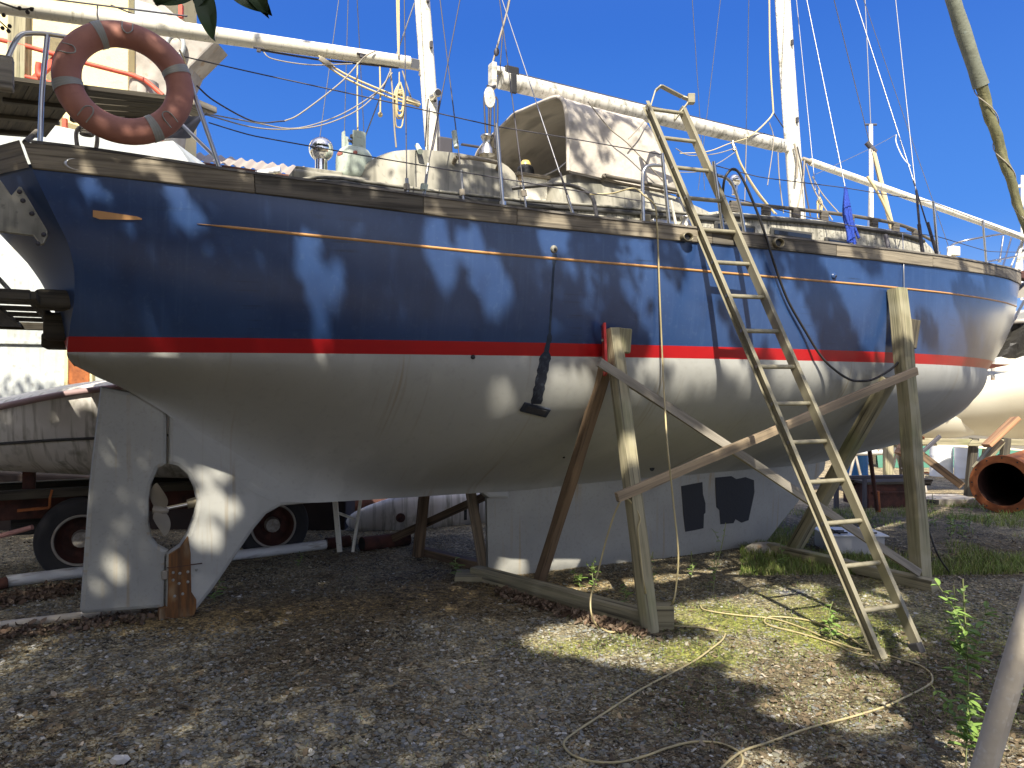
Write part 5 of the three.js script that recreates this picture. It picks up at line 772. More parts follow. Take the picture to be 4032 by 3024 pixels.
{
  const t = thing('boat_trailer', 'dark steel boat trailer with truck wheels under the small white boat', 'trailer'); t.position.copy(toWorld(0, 0, -2.15)); t.rotation.y = YA;
  part('chassis', join([box(-3.4, 3.6, .52, .72, .15, .25, .01), box(-3.4, 3.6, .52, .72, -.62, -.52, .01), box(-2.8, -2.7, .55, .68, -.6, .6, .01), box(0, .1, .55, .68, -.6, .6, .01), box(2.8, 2.9, .55, .68, -.6, .6, .01)]), MT.rustDark, t);
  part('bunk', join([box(-2.4, 3.2, .72, .80, .3, .42, .01), box(-2.4, 3.2, .72, .80, -.42, -.3, .01)]), MT.timberDark, t); for (const u of [-1.6, -.6, .8, 2.0]) part('upright', box(u - .05, u + .05, .72, .95, .14, .24, .008), MT.rustDark, t);
  const wheel = (p, r) => { const c = toLocal(p), q = V(c.x, c.y, c.z + 2.15); const tp = [[.56, -.1], [.70, -.115], [.86, -.12], [.96, -.10], [1, -.06], [1, .06], [.96, .10], [.86, .12], [.70, .115], [.56, .1]].map(([a, b]) => [a * r, b]); const g = lathe(tp, 44); g.rotateX(Math.PI / 2); const w = part('wheel', g.translate(q.x, q.y, q.z), MT.rubber, t);
    const rm = lathe([[.58 * r, .10], [.6 * r, .115], [.57 * r, .12], [.54 * r, .08], [.5 * r, -.04], [.3 * r, -.05], [.22 * r, .0], [.14 * r, .02], [.001, .03]], 40); rm.rotateX(Math.PI / 2); part('rim', rm.translate(q.x, q.y, q.z), MT.rustDark, w); const tr = new THREE.TorusGeometry(.59 * r, .012, 8, 44); part('rim_edge', plain(tr.translate(q.x, q.y, q.z + .115)), MT.shipGrey, w); const hbx = new THREE.CylinderGeometry(.07, .08, .08, 16); hbx.rotateX(Math.PI / 2); part('hub', plain(hbx.translate(q.x, q.y, q.z + .05)), MT.shipGrey, w); };
  wheel(at(82, 538, 7.0), .372); wheel(at(272, 524, 8.0), .365);
  part('mudguard_bracket', (() => { const a = toLocal(at(18, 510.5, 6.8)), b = toLocal(at(50, 507.5, 6.9)); a.z += 2.15; b.z += 2.15; return join([beam(a, b, .03, .025, SIX, .003), beam(b, b.clone().add(V(.005, .10, 0)), .02, .05, V(0, 0, 1), .003), beam(b.clone().add(V(.005, .09, 0)), b.clone().add(V(.02, .16, 0)), .02, .03, V(0, 0, 1), .003)]); })(), MT.rust, t);
  part('jack_handle', (() => { const a = toLocal(at(0, 536, 6.6)), b = toLocal(at(33, 527, 6.6)); a.z += 2.15; b.z += 2.15; return rod(a, b, .022); })(), mat({ color: hex(190, 140, 130), roughness: .6 }), t); part('tool_box', (() => { const a = toLocal(at(26, 522, 7.2)); a.z += 2.15; return box(a.x - .12, a.x + .14, a.y - .12, a.y + .12, a.z - .2, a.z, .01); })(), MT.moulding, t);
}
{ // pipes lying on the ground
  const pipe = (a, b, r, m, label, name = 'pipe', inner = MT.black) => { const t = thing(name, label, 'pipe'); const A = onGround(a[0], a[1], r), B = onGround(b[0], b[1], r); part('tube', tube(sag(A, B, .004, 6), r, 40, 14), m, t); for (const [p, q] of [[A, B], [B, A]]) { const d = p.clone().sub(q).normalize(); part('open_end', rod(p.clone().addScaledVector(d, -.002), p.clone().addScaledVector(d, .001), r * .82, r * .82, 14), inner, t); } return t; };
  pipe([7, 587], [130, 572], .052, MT.pvc, 'white plastic pipe with a jagged end lying behind the rudder'); pipe([215, 562.5], [328, 549.5], .05, MT.pvc, 'white plastic pipe lying behind the skeg, joined to the red-brown sleeve'); pipe([326, 549.8], [350, 547], .06, MT.rustDark, 'red-brown sleeve on the end of the white pipe'); pipe([362, 552], [408, 545], .075, MT.rustDark, 'thick red-brown pipe beside the white pipe sleeve');
  pipe([-30, 634], [162, 609], .03, MT.aluPole, 'thin silver metal pipe running to the heel of the skeg'); pipe([-12, 591], [8, 588], .05, MT.rustDark, 'short rusty pipe at the jagged end of the white pipe');
}
{ // float standing on trestles
  const t = thing('pontoon_float', 'dirty white aluminium pontoon float with a round hatch hole on low trestles', 'float'); const p = toLocal(at(346, 520, 9.2)); t.position.copy(toWorld(p.x, p.y, p.z)); t.rotation.y = YA;
  const secs = []; for (let i = 0; i <= 24; i++) { const u = 3.2 * Math.pow(i / 24, 1.5), k = Math.pow(clamp(u / .75), .5), hh = .27 * Math.min(1, k), ww = .2 * Math.min(1, k), cy = -.02 + .02 * u, s = []; for (let j = 0; j <= 20; j++) { const a = j / 20 * 6.2832; s.push([Math.sign(Math.cos(a)) * Math.pow(Math.abs(Math.cos(a)), .7) * ww, cy + Math.sign(Math.sin(a)) * Math.pow(Math.abs(Math.sin(a)), .7) * hh]); } secs.push([u + .001, s]); }
  part('shell', loft(secs, .9), MT.smallHull, t); const h = new THREE.CylinderGeometry(.055, .055, .03, 20); h.rotateX(Math.PI / 2); part('hatch_hole', plain(h.translate(.62, .01, .192)), MT.rustDark, t);
  for (const u of [1.45, 1.62]) part('slot', box(u, u + .04, -.08, .12, .195, .203, .002), MT.moulding, t);
  for (const u of [.75, 2.3]) part('trestle', join([rod(V(u - .12, -.62, .1), V(u, -.2, .1), .02), rod(V(u + .12, -.62, .1), V(u, -.2, .1), .02), rod(V(u, -.62, -.15), V(u, -.2, -.1), .02)]), MT.rustDark, t);
}
{ const t = thing('steel_stand', 'thin white steel stand beside the nose of the pontoon float', 'stand'); const a = onGround(340, 553), d = -a.z; part('leg', beam(a, at(335, 498, d + .1), .05, .04, V(0, 0, 1), .004), MT.whitePaint, t); part('leg', beam(at(353, 552, d), at(361, 498, d + .1), .03, .03, V(0, 0, 1), .004), MT.whitePaint, t); part('brace', beam(at(339, 513, d), at(355, 519, d), .03, .025, V(0, 1, 0), .003), MT.whitePaint, t); }
{ const t = thing('rusty_bracket_box', 'tan steel box with a round hole under the pontoon float', 'box'); const p = at(374, 540, 9.4); t.position.copy(p); part('shell', box(-.16, .3, -.09, .08, -.25, .05, .008), MT.timberRaw, t); const h = new THREE.CylinderGeometry(.045, .045, .02, 16); h.rotateX(Math.PI / 2); part('hole', plain(h.translate(-.02, .03, .05)), MT.black, t); }
{ const t = thing('steel_pipeline', 'long rusty steel pipe lying on supports behind the pontoon float', 'pipe'); const a = at(330, 503, 11), b = at(500, 494, 12); part('tube', rod(a, b, .17, .17, 18), MT.rustDark, t); for (const k of [.15, .5, .85]) { const p = a.clone().lerp(b, k); part('support', box(-.08, .08, ground(p.x, p.z) - p.y - .02, -.12, -.1, .1, .01).translate(p.x, p.y, p.z), MT.timberDark, t); } }
// ---------------------------------------------------------------- background, right
{
  const t = thing('white_boat', 'glossy white round-bilged hull on props beyond the bow', 'boat'); t.position.set(0, 0, 0);
  const c = 16.4, X = px => (px - 512) / FOCAL * c, secs = [];
  const topv = curve([[8.3, 1.3], [9.1, 1.9], [10.3, 2.5], [12, 2.9], [16, 3.0]]), botv = curve([[8.3, 1.1], [8.8, .84], [9.6, .68], [10.8, .58], [12, .56], [16, .6]]), hw = curve([[8.3, .03], [8.9, .55], [9.8, 1.05], [11, 1.45], [12.5, 1.6], [16, 1.6]]);
  for (let i = 0; i <= 28; i++) { const x = lerp(8.3, 16, i / 28), T = topv(x), B = botv(x), h = hw(x), s = []; for (let j = 0; j <= 12; j++) { const a = j / 12, k = 1 - Math.pow(1 - Math.min(1, a * 1.25), 2.0); s.push([-h * k * (1 - .05 * a), lerp(B, T, a)]); } for (let j = 12; j >= 0; j--) { const a = j / 12, k = 1 - Math.pow(1 - Math.min(1, a * 1.25), 2.0); s.push([h * k * (1 - .05 * a), lerp(B, T, a)]); } secs.push([x, s]); }
  part('hull', loft(secs, 1.0).translate(0, 0, -c), MT.cream, t); part('green_sheer_board', face([[958, 381], [968, 366], [974, 366], [975, 378], [966, 385]], 15.2, .1), MT.greenPaint, t); part('cabin', box(10.9, 14, 2.7, 3.4, -c - .8, -c + .6, .08), MT.cream, t);
  part('keel', face([[918, 432], [936, 437], [937, 446], [1040, 452], [1040, 440], [930, 428]], 16.3, .2), MT.cream, t);
}
{ const t = thing('black_tarpaulin', 'black tarpaulin draped over a pipe frame beside the white hull', 'tarpaulin'); const rows = []; for (let i = 0; i <= 12; i++) { const r = []; for (let j = 0; j <= 8; j++) { const p = at(lerp(991, 1080, i / 12) - j * .6, lerp(322, 318, i / 12) + j * 4.6 + 1.5 * Math.sin(i * 1.7 + j), 12 + .1 * Math.sin(i * 2 + j * .8)); r.push(p); } rows.push(r); } part('sheet', sheet(rows, null, 1), MT.tarpBlack, t); part('frame', join([rod(at(986, 324, 12), at(1090, 316, 12), .04), rod(at(992, 324, 12.1), at(993, 380, 12.1), .03), rod(at(998, 310, 12.4), at(988, 335, 12.4), .03)]), MT.shipGrey, t); }
{ const t = thing('boat_hook', 'blue and white pole slanting from the bow down to the white hull', 'pole'); part('shaft', rod(at(1030, 291, 11), at(984, 374, 11.4), .02), MT.pvc, t); for (const k of [.3, .42]) part('blue_band', rod(at(lerp(1030, 984, k), lerp(291, 374, k), lerp(11, 11.4, k)), at(lerp(1030, 984, k + .05), lerp(291, 374, k + .05), lerp(11, 11.4, k + .05)), .0225), mat({ color: hex(50, 60, 120) }), t); }
{ const t = thing('white_lamp_box', 'small white box on a pole rising behind the stem', 'box'); part('box', box(-.13, .13, -.12, .12, -.1, .1, .02).translate(...at(957, 297, 13).toArray()), MT.whitePaint, t); part('pole', rod(at(957, 305, 13), at(966, 372, 13), .025), MT.whitePaint, t); }
function drum(px, py, d, m, label, cat, tilt = 0) { const p = at(px, py, d), t = thing('steel_drum', label, 'drum', cat, V(p.x, ground(p.x, p.z), p.z)); part('shell', lathe([[.001, 0], [.285, 0], [.29, .02], [.285, .04], [.285, .28], [.297, .30], [.285, .32], [.285, .56], [.297, .58], [.285, .60], [.285, .84], [.29, .86], [.285, .88], [.27, .86], [.001, .86]], 28), m, t); return t; }
drum(855, 480, 18.5, MT.blueDrum, 'bright blue steel drum beyond the fore props', null); drum(941, 478, 21, MT.whiteDrum, 'white ribbed steel drum left of its twin under the long tubes', null); drum(966, 478, 20.5, MT.whiteDrum, 'white steel drum standing nearer the rusty pipe mouth', null);
{ // large rusty pipe
  const t = thing('rusty_pipe', 'large rusty flanged steel pipe with its open mouth facing the yard', 'pipe'); const c = at(1001.5, 486, 10.8), ax = V(.74, 0, -.80).normalize(); t.position.copy(c); t.position.y = ground(c.x, c.z) + .41; t.rotation.y = Math.atan2(ax.x, ax.z) + Math.PI;
  const g = lathe([[.305, 0], [.40, 0], [.41, -.02], [.40, -.05], [.36, -.06], [.36, -2.6], [.335, -2.6], [.335, -.05], [.305, -.04], [.305, 0]], 48); g.rotateX(Math.PI / 2); part('shell', g, MT.rust, t); const bk = new THREE.CircleGeometry(.34, 32); { const ln = new THREE.CylinderGeometry(.333, .333, 2.4, 32, 1, true); ln.rotateX(Math.PI / 2); part('inner_shade', plain(ln.translate(0, 0, -1.28)), MT.rustDark, t); } part('inner_end', plain(bk.translate(0, 0, -2.5)), MT.rustDark, t);  // sleeve added in darker rust to stand in for shade inside the mouth
  for (let i = 0; i < 12; i++) { const a = i / 12 * 6.2832, b = new THREE.CylinderGeometry(.012, .012, .01, 8); b.rotateX(Math.PI / 2); part('bolt_hole', plain(b.translate(Math.cos(a) * .37, Math.sin(a) * .37, .0)), MT.black, t); }
}
{ // rusty steel box frame
  const t = thing('rusty_steel_tank', 'dark rusty steel tank with a rail frame behind the ladder', 'tank'); const a = at(868, 512, 11.6), y0 = ground(a.x, a.z); t.position.set(a.x, y0, a.z); t.rotation.y = .12;
  part('body', box(0, .85, 0, .36, -.7, 0, .01), MT.rustDark, t); part('lid', box(-.05, .9, .36, .40, -.75, .05, .006), MT.timberDark, t); part('frame', join([box(-.55, .85, .46, .50, -.02, .04, .006), box(-.55, -.49, .0, .48, -.02, .04, .006), box(-.55, .8, .40, .43, -.4, -.36, .006), box(-.1, -.05, 0, .45, 0, .05, .006)]), MT.wireDark, t); part('patch', box(.62, .69, .10, .18, .0, .004, .001), MT.shipGrey, t); part('angle_iron', box(.05, .8, .22, .25, .0, .03, .004), MT.rustDark, t);
}
{ const t = thing('planks_stack', 'grey planks stacked on the rusty tank frame', 'planks'); const a = at(884, 484, 11.9); t.position.copy(a); for (let i = 0; i < 3; i++) part('plank', box(-.7 + i * .05, .75, -.03 + i * .035, i * .035, -.25, -.05 + i * .03, .004), i % 2 ? MT.timberGrey : MT.timberDark, t); }
{ const t = thing('gas_cooker_top', 'white enamel cooker with black grates standing under the bow', 'cooker'); const a = onGround(863, 556); t.position.copy(a).add(V(0, 0, -.1)); t.rotation.y = -.05;
  part('body', box(-.30, .26, 0, .185, -.45, .0, .01), mat({ color: hex(172, 172, 172), roughness: .4 }), t); part('hob', box(-.33, .30, .185, .20, -.48, .02, .006), mat({ color: hex(206, 206, 206), roughness: .3 }), t); for (const x of [-.18, .12]) part('grate', join([box(x - .1, x + .1, .2, .215, -.2, -.19, .002), box(x - .1, x + .1, .2, .215, -.1, -.09, .002), box(x - .005, x + .005, .2, .215, -.28, -.03, .002)]), MT.black, t); }
{ const t = thing('adjustable_prop', 'rusty screw prop standing under the white hull', 'prop'); const a = at(919, 492, 13); const y0 = ground(a.x, -13); const b = V(a.x, y0, -13); part('outer_tube', rod(b, b.clone().add(V(-.03, .75, 0)), .035), MT.rust, t); part('inner_tube', rod(b.clone().add(V(-.03, .75, 0)), at(912, 440, 13), .028), MT.rustDark, t); part('handle', rod(b.clone().add(V(-.18, .5, .03)), b.clone().add(V(.14, .5, .03)), .014), MT.rust, t); part('base_plate', box(-.12, .12, 0, .02, -.12, .12, .004).translate(b.x, b.y, b.z), MT.rust, t); part('head_plate', box(-.16, .16, -.02, .03, -.1, .1, .004).translate(...at(912, 438, 13).toArray()), MT.rust, t); }
{ const t = thing('rusty_prop', 'thin rust-red steel prop leaning behind the ladder', 'prop'); const b = onGround(877, 516); b.z = -11; b.x = (877 - 512) / FOCAL * 11; b.y = ground(b.x, b.z); part('tube', rod(b, at(869, 448, 10.2), .03), MT.rustDark, t); part('foot_tube', rod(b.clone().add(V(0, .0, .02)), b.clone().add(V(-.02, .3, .02)), .04), MT.rust, t); }
{ const t = thing('timber_trestle', 'grey timber trestle with a long beam under the white hull', 'trestle'); const G = (px, d) => { const x = (px - 512) / FOCAL * d; return V(x, ground(x, -d), -d); };
  part('beam', beam(at(905, 441, 15), at(1060, 443, 15), .1, .12, SIX, .01), MT.timber, t); for (const [px, qx] of [[968, 974], [1000, 1006], [905, 902]]) part('leg', beam(G(px, 15), at(qx, 438, 15), .14, .12, V(0, 0, 1), .01), MT.timberDark, t); part('brace', beam(at(907, 444, 14.6), at(962, 486, 14.2), .06, .14, V(0, 1, 0), .01), MT.timberBrown, t); part('brace', beam(at(902, 470, 14.6), at(940, 436, 14.8), .05, .07, V(0, 1, 0), .01), MT.wireDark, t); part('gusset', face([[968, 446], [972, 440], [978, 440], [984, 446]], 14.8, .05), MT.timber, t); part('leg', beam(G(888, 14.5), at(888, 440, 14.5), .16, .12, V(0, 0, 1), .01), MT.timber, t); }
{ const t = thing('support_pad', 'brown plywood pad on a timber arm holding the white hull', 'support'); const a = at(1004, 432, 12.3); part('pad', beam(at(986, 446, 12.3), at(1016, 418, 12.3), .07, .24, V(.6, .6, .3), .01), MT.ply, t); part('arm', beam(at(1000, 440, 12.5), at(976, 470, 12.5), .12, .14, V(0, 0, 1), .01), MT.timber, t); }
{ const t = thing('support_pad', 'small brown plywood pad beside the fore post', 'support'); part('pad', beam(at(902, 441, 12.6), at(915, 448, 12.6), .16, .45, V(.4, 1, 0), .02), MT.ply, t); }
for (const [a, b, l] of [[[848, 451], [905, 449], 'white wrapped tube lying in front of the blue drum'], [[905, 437], [1000, 433], 'long white wrapped tube lying above the white drums']]) { const t = thing('wrapped_tube', l, 'tube'); const A = at(a[0], a[1], 16.5), B = at(b[0], b[1], 16.5); part('tube', tube(sag(A, B, .03), .085, 30, 10), MT.pvc, t); for (let i = 1; i < 6; i++) { const p = A.clone().lerp(B, i / 6), d = B.clone().sub(A).normalize().multiplyScalar(.02); part('tie', rod(p.clone().sub(d), p.clone().add(d), .09, .09, 12), MT.ropeGrey, t); } for (const k of [.12, .85]) { const p = A.clone().lerp(B, k); part('stand', join([rod(V(p.x - .2, ground(p.x, p.z), p.z), V(p.x, p.y - .05, p.z), .03), rod(V(p.x + .2, ground(p.x, p.z), p.z), V(p.x, p.y - .05, p.z), .03)]), MT.shipGrey, t); } }
{ const t = thing('tripod_stand', 'small white tripod light standing beyond the bow', 'tripod'); const G = (px, py, d) => at(px, py, d); part('legs', join([rod(G(901, 455, 16), G(905, 436, 16), .02), rod(G(909, 455, 16), G(905, 436, 16), .02), rod(G(905, 456, 15.8), G(905, 436, 16), .02)]), MT.whitePaint, t); part('head', box(-.12, .1, -.08, .08, -.08, .08, .03).translate(...G(903.5, 434, 16).toArray()), MT.whitePaint, t); }
{ const t = thing('blue_tarpaulin', 'blue tarpaulin over stacked gear behind the rusty pipe', 'tarpaulin'); const p = at(1016, 462, 19); t.position.set(p.x, ground(p.x, p.z), p.z); const rows = []; for (let i = 0; i <= 10; i++) { const r = []; for (let j = 0; j <= 8; j++) { const a = lerp(-1, 1, j / 8); r.push(V(lerp(-.3, 1.8, i / 10), .75 * (1 - a * a * a * a) + .04 * Math.sin(i * 2 + j), a * .5)); } rows.push(r); } part('sheet', sheet(rows, null, .9), MT.tarpBlue, t); }
{ const t = thing('green_tarpaulin', 'green tarpaulin heap beyond the drums', 'tarpaulin'); const p = at(930, 450, 24); t.position.set(p.x, ground(p.x, p.z), p.z); const rows = []; for (let i = 0; i <= 12; i++) { const r = []; for (let j = 0; j <= 8; j++) { const a = lerp(-1, 1, j / 8); r.push(V(lerp(-2, 3.4, i / 12), (1.15 + .2 * Math.sin(i)) * (1 - a * a * a * a), a * .8)); } rows.push(r); } part('sheet', sheet(rows, null, .9), MT.tarpGreen, t); }
{ const t = thing('concrete_slab', 'low grey concrete slab with a black grid mat beside the rusty pipe', 'slab'); const p = at(925, 496, 12.2); t.position.set(p.x, ground(p.x, p.z), p.z); part('slab', box(-.35, .8, -.02, .1, -.5, .1, .01), MT.shipGrey, t); part('mat', box(-.2, .15, .0, .09, .1, .12, .004), MT.rubber, t); }
{ // the mast of another yacht beyond
  const t = thing('distant_yacht', 'white mast and rigging of another yacht standing beyond the foredeck', 'sailboat'); const d = 17, b = at(873, 240, d), top = at(871.5, 124, d), y0 = ground(b.x, -d); part('mast', rod(V(b.x, y0 + .6, -d), top, .055, .045, 12), MT.whitePaint, t); part('mast_head', join([rod(top.clone().add(V(-.13, 0, 0)), top.clone().add(V(.13, .0, 0)), .025), rod(at(871.7, 142, d).add(V(-.1, 0, 0)), at(871.7, 152, d).add(V(.1, 0, 0)), .06)]), MT.wireDark, t);
  part('forestay', rod(top, at(865, -30, d), .012), MT.wire, t); part('furled_sail', rod(at(874, 150, d), at(893, 230, d), .05, .06, 10), MT.ropeTan, t); part('shroud', rod(at(871, 142, d), at(868, 240, d), .01), MT.wire, t);
  const secs = []; for (let i = 0; i <= 14; i++) { const x = lerp(-3.5, 3.5, i / 14), h = 1.2 * Math.pow(1 - Math.pow(x / 3.6, 2), .6), s = []; for (let j = 0; j <= 10; j++) { const a = Math.PI * j / 10; s.push([Math.cos(a) * h, 1.9 - Math.sin(a) * .9]); } secs.push([x, s]); } part('hull', loft(secs, .9).translate(b.x, y0, -d), MT.cream, t);
}
{ const t = thing('weather_vane_mast', 'thin white pole far beyond the bow', 'pole'); part('pole', rod(at(1022, 300, 30), at(1023, 175, 30), .05), MT.whitePaint, t); part('tip', box(-.2, .2, -.05, .05, -.05, .05, .02).translate(...at(1022, 186, 30).toArray()), MT.whitePaint, t); }
// leaning pole beside the camera
{ const t = thing('leaning_pole', 'scuffed grey metal pole leaning at the right edge beside the tall weed', 'pole'); const a = V(1.65, -.02, -2.85), b = V(2.47, 2.7, -2.85); part('tube', tube([a, a.clone().lerp(b, .5), b], .043, 30, 20), MT.aluPole, t); part('open_end', rod(b.clone().add(V(-.002, -.004, 0)), b, .037, .037, 16), MT.black, t); }
// ---------------------------------------------------------------- weeds
function weed(px, py, h, n, label, group, lean = .1, leafS = 1) {
  const p = onGround(px, py), t = thing('weed_plant', label, 'plant', group, p), stems = [], leaves = [];
  const leaf = (q, dir, s) => { const g = new THREE.PlaneGeometry(1, .42, 4, 2); g.translate(.5, 0, 0); const a = g.attributes.position; for (let i = 0; i < a.count; i++) { const x = a.getX(i), y = a.getY(i), k = Math.pow(Math.sin(Math.PI * clamp(x * .95 + .03)), .8); a.setXYZ(i, x, y * k, -.25 * x * x + Math.abs(y) * .5); } g.rotateX(-Math.PI / 2); g.scale(s, s, s); g.rotateZ(dir.e); g.rotateY(dir.a); g.computeVertexNormals(); leaves.push(plain(g.translate(q.x, q.y, q.z))); };
  const shoot = (base, dir, len, r, m) => { const pts = []; for (let i = 0; i <= 5; i++) { const k = i / 5; pts.push(base.clone().add(V(dir.x * len * k + .012 * Math.sin(k * 5 + n), dir.y * len * k, dir.z * len * k + .012 * Math.cos(k * 4)))); } stems.push(tube(pts, r, 12, 5)); const c = new THREE.CatmullRomCurve3(pts); for (let i = 0; i < m; i++) { const k = .12 + .86 * i / m, q = c.getPoint(k); for (let j = 0; j < 2; j++) leaf(q, { a: rr(0, 6.28), e: rr(-.1, .7) }, rr(.032, .06) * leafS * (1.15 - .6 * k)); } return c; };
  const main = shoot(V(0, 0, 0), V(lean, 1, rr(-.1, .1)), h, .0035, n);
  for (let i = 0; i < Math.floor(n / 4); i++) { const k = rr(.1, .75), q = main.getPoint(k); shoot(q, V(rr(-.7, .7), rr(.6, 1), rr(-.5, .5)), h * rr(.2, .42), .002, Math.floor(n / 3)); }
  part('stem', join(stems), MT.weedStem, t); part('leaves', join(leaves), MT.weed, t); return t;
}
weed(965, 770, .86, 24, 'tall leggy green weed standing beside the leaning grey pole', null, -.03, 1.5);
weed(958, 690, .6, 10, 'thin arching weed behind the tall leggy weed', null, -.08, 1.2);
weed(828, 640, 0.27, 8, 'low broad-leaved weed by the ladder foot', null, .1, 1.3);
weed(592, 590, 0.27, 8, 'bright weed growing inside the sole plate left of the aft post', 'weeds round the aft post', .1, 1.1); weed(650, 593, 0.35, 8, 'upright weed growing just right of the aft post', 'weeds round the aft post', .05, 1.1); weed(623, 604, 0.18, 6, 'small weed against the sole plate by the aft post', 'weeds round the aft post', .1, 1.1);
weed(713, 590, 0.57, 10, 'tall seeding weed in front of the keel', null, .2, .9); weed(690, 577, 0.24, 6, 'tiny weed close under the keel', null, .1, .9); weed(579, 588, 0.16, 7, 'dark small weed beside the keel block', null, -.2, 1.2);
weed(781, 566, 0.27, 7, 'leafy weed beside the concrete block', null, .05, 1.2); weed(455, 577, 0.19, 7, 'green weed by the far sole plate', null, .1, 1.2); weed(217, 600, 0.19, 4, 'young grass shoot in front of the skeg', null, .1, 1.6); weed(300, 566, 0.14, 5, 'tiny weed on the gravel behind the skeg', null, 0, 1);
weed(950, 540, 0.41, 9, 'scruffy weed beyond the fore post', 'weeds beyond the fore post', .1, 1.2); weed(935, 530, 0.43, 9, 'scruffy weed beyond the fore post', 'weeds beyond the fore post', -.1, 1.2); weed(968, 528, 0.38, 9, 'scruffy weed beyond the fore post', 'weeds beyond the fore post', .2, 1.2);
for (let i = 0; i < 7; i++) weed(rr(855, 990), rr(522, 545), rr(.15, .3), 7, 'scruffy weed beyond the fore post', 'weeds beyond the fore post', rr(-.2, .2), 1.2);
{ const p = onGround(112, 700); const t = thing('pale_stone', 'pale broken stone lying on the gravel in the foreground', 'stone', null, onGround(121, 761, .02)); part('stone', (() => { const g = new THREE.DodecahedronGeometry(.034, 0); g.scale(1.4, .7, .9); return boxUV(plain(g)); })(), mat({ color: hex(186, 184, 180), roughness: .85 }), t); }
// ---------------------------------------------------------------- trees behind the camera that dapple hull and ground, plus an added bush
const hullHit = q => { // where the sun's ray through q lands: on the near side of the hull, or on the ground
  const s = SUN, sw = s.x * sn + s.z * cs, qw = (q.x - YO.x) * sn + (q.z - YO.z) * cs;
  let k, p, l, w = 1.5; for (let i = 0; i < 3; i++) { k = (qw - w) / sw; p = q.clone().addScaledVector(s, -k); l = toLocal(p); if (l.x > -.3 && l.x < 11 && l.y > .8 && l.y < 4.4) w = breadth(Math.max(0, l.x), Math.min(3, l.y)); else break; }
  if (l.x > -2 && l.x < 10.9 && l.y > .05) { if (l.y < 3.08) return { p, on: 'hull' }; if (l.y < 7.5) return { p, on: 'deck', l }; }
  k = q.y / s.y; return { p: q.clone().addScaledVector(s, -k), on: 'ground' };
};
const gaps = { hull: [[88, 190, 10, 9], [97, 200, 6, 6], [172, 189, 8, 8], [180, 215, 6, 10], [196, 224, 5, 9], [78, 162, 10, 5], [150, 172, 8, 6], [307, 255, 9, 22], [314, 282, 7, 18], [333, 284, 6, 18], [318, 315, 4, 22], [436, 240, 9, 22], [444, 266, 8, 22], [468, 240, 9, 10], [474, 252, 8, 16], [488, 276, 12, 16], [497, 295, 11, 20], [482, 285, 6, 10], [554, 236, 12, 16], [165, 410, 6, 3]],
  skeg: [[210, 468, 16, 4], [206, 497, 14, 9], [203, 530, 13, 9], [225, 505, 8, 6], [512, 564, 9, 12], [566, 556, 17, 6], [110, 560, 5, 8]],
  ground: [[565, 621, 24, 4], [583, 641, 46, 8], [623, 651, 32, 8], [669, 577, 32, 8], [694, 585, 42, 10], [726, 612, 46, 11], [760, 630, 40, 7], [600, 585, 18, 5], [780, 592, 30, 10], [786, 610, 34, 8], [809, 633, 42, 8], [786, 670, 46, 8], [846, 690, 40, 12], [823, 707, 50, 10], [870, 718, 28, 8], [776, 654, 50, 6], [975, 748, 38, 14], [1010, 760, 30, 8], [765, 763, 24, 5], [365, 640, 24, 3], [345, 645, 18, 3], [46, 627, 9, 2.5], [193, 592, 7, 2], [660, 660, 20, 4], [700, 650, 30, 5], [892, 637, 8, 4], [880, 600, 10, 4]] };
const scr = p => [512 + FOCAL * p.x / -p.z, HORIZON - FOCAL * (p.y - EYE) / -p.z];
const ladderLine = [[878, 640], [868, 610], [845, 560], [826, 515], [806, 470], [788, 425], [772, 385], [905, 625], [880, 570]].map(([x, y], i) => at(x, y, lerp(5.0, 5.75, clamp((650 - y) / 270))));
function light(q) {
  const h = hullHit(q); if (h.p.z > -1.5) return .12;
  if (h.l && h.l.x < 1.0 && h.l.y < 4.7) return .08;
  if (h.on === 'deck') { if (h.l.y > 4.9) return .985; const n = .6 * vn(h.l.x * 2.2 + 50, h.l.y * 1.6 + 50, 999, 999, 91) + .4 * vn(h.l.x * 5 + 50, h.l.y * 4 + 50, 999, 999, 93); return Math.max(h.l.y > 3.3 ? .35 : .2, sstep(.38, .46, n)) * (h.l.x > 5 ? 1 : .99); }
  const [x, y] = scr(h.p); let L = 0;
  for (const [cx, cy, rx, ry] of gaps[h.on]) { const m = h.on === 'hull' ? [6, 7] : [15, 7], r = Math.hypot((x - cx) / (rx + m[0]), (y - cy) / (ry + m[1])); L = Math.max(L, sstep(1.12, .95, r)); }
  if (h.on === 'hull' && x > 540) { const k = sstep(540, 660, x), n = .65 * vn(x * .03 - y * .012, y * .012, 999, 999, 77) + .35 * vn(x * .075 - y * .03, y * .03, 999, 999, 79); L = Math.max(L, k * sstep(.38, .43, n)); if (y > 400) L *= .3; }
  { // light that slips in below the turn of the bilge to keel, skeg and rudder
    const sw = SUN.x * sn + SUN.z * cs, qw = (q.x - YO.x) * sn + (q.z - YO.z) * cs, p = q.clone().addScaledVector(SUN, -(qw - .1) / sw), l = toLocal(p);
    if (l.y > .02 && l.y < 1.3 && l.x > -.2 && l.x < 6.5) { const [a, b] = scr(p); for (const [cx, cy, rx, ry] of gaps.skeg) L = Math.max(L, sstep(1.12, .95, Math.hypot((a - cx) / (rx + 7), (b - cy) / (ry + 7)))); }
  }
  for (const f of ladderLine) { const e = f.clone().sub(q); if (e.addScaledVector(SUN, -e.dot(SUN)).length() < .22) L = Math.max(L, .82); }
  if (x > 1030 || x < -10 || y > 790) L = Math.max(L, .06);
  return L;
}
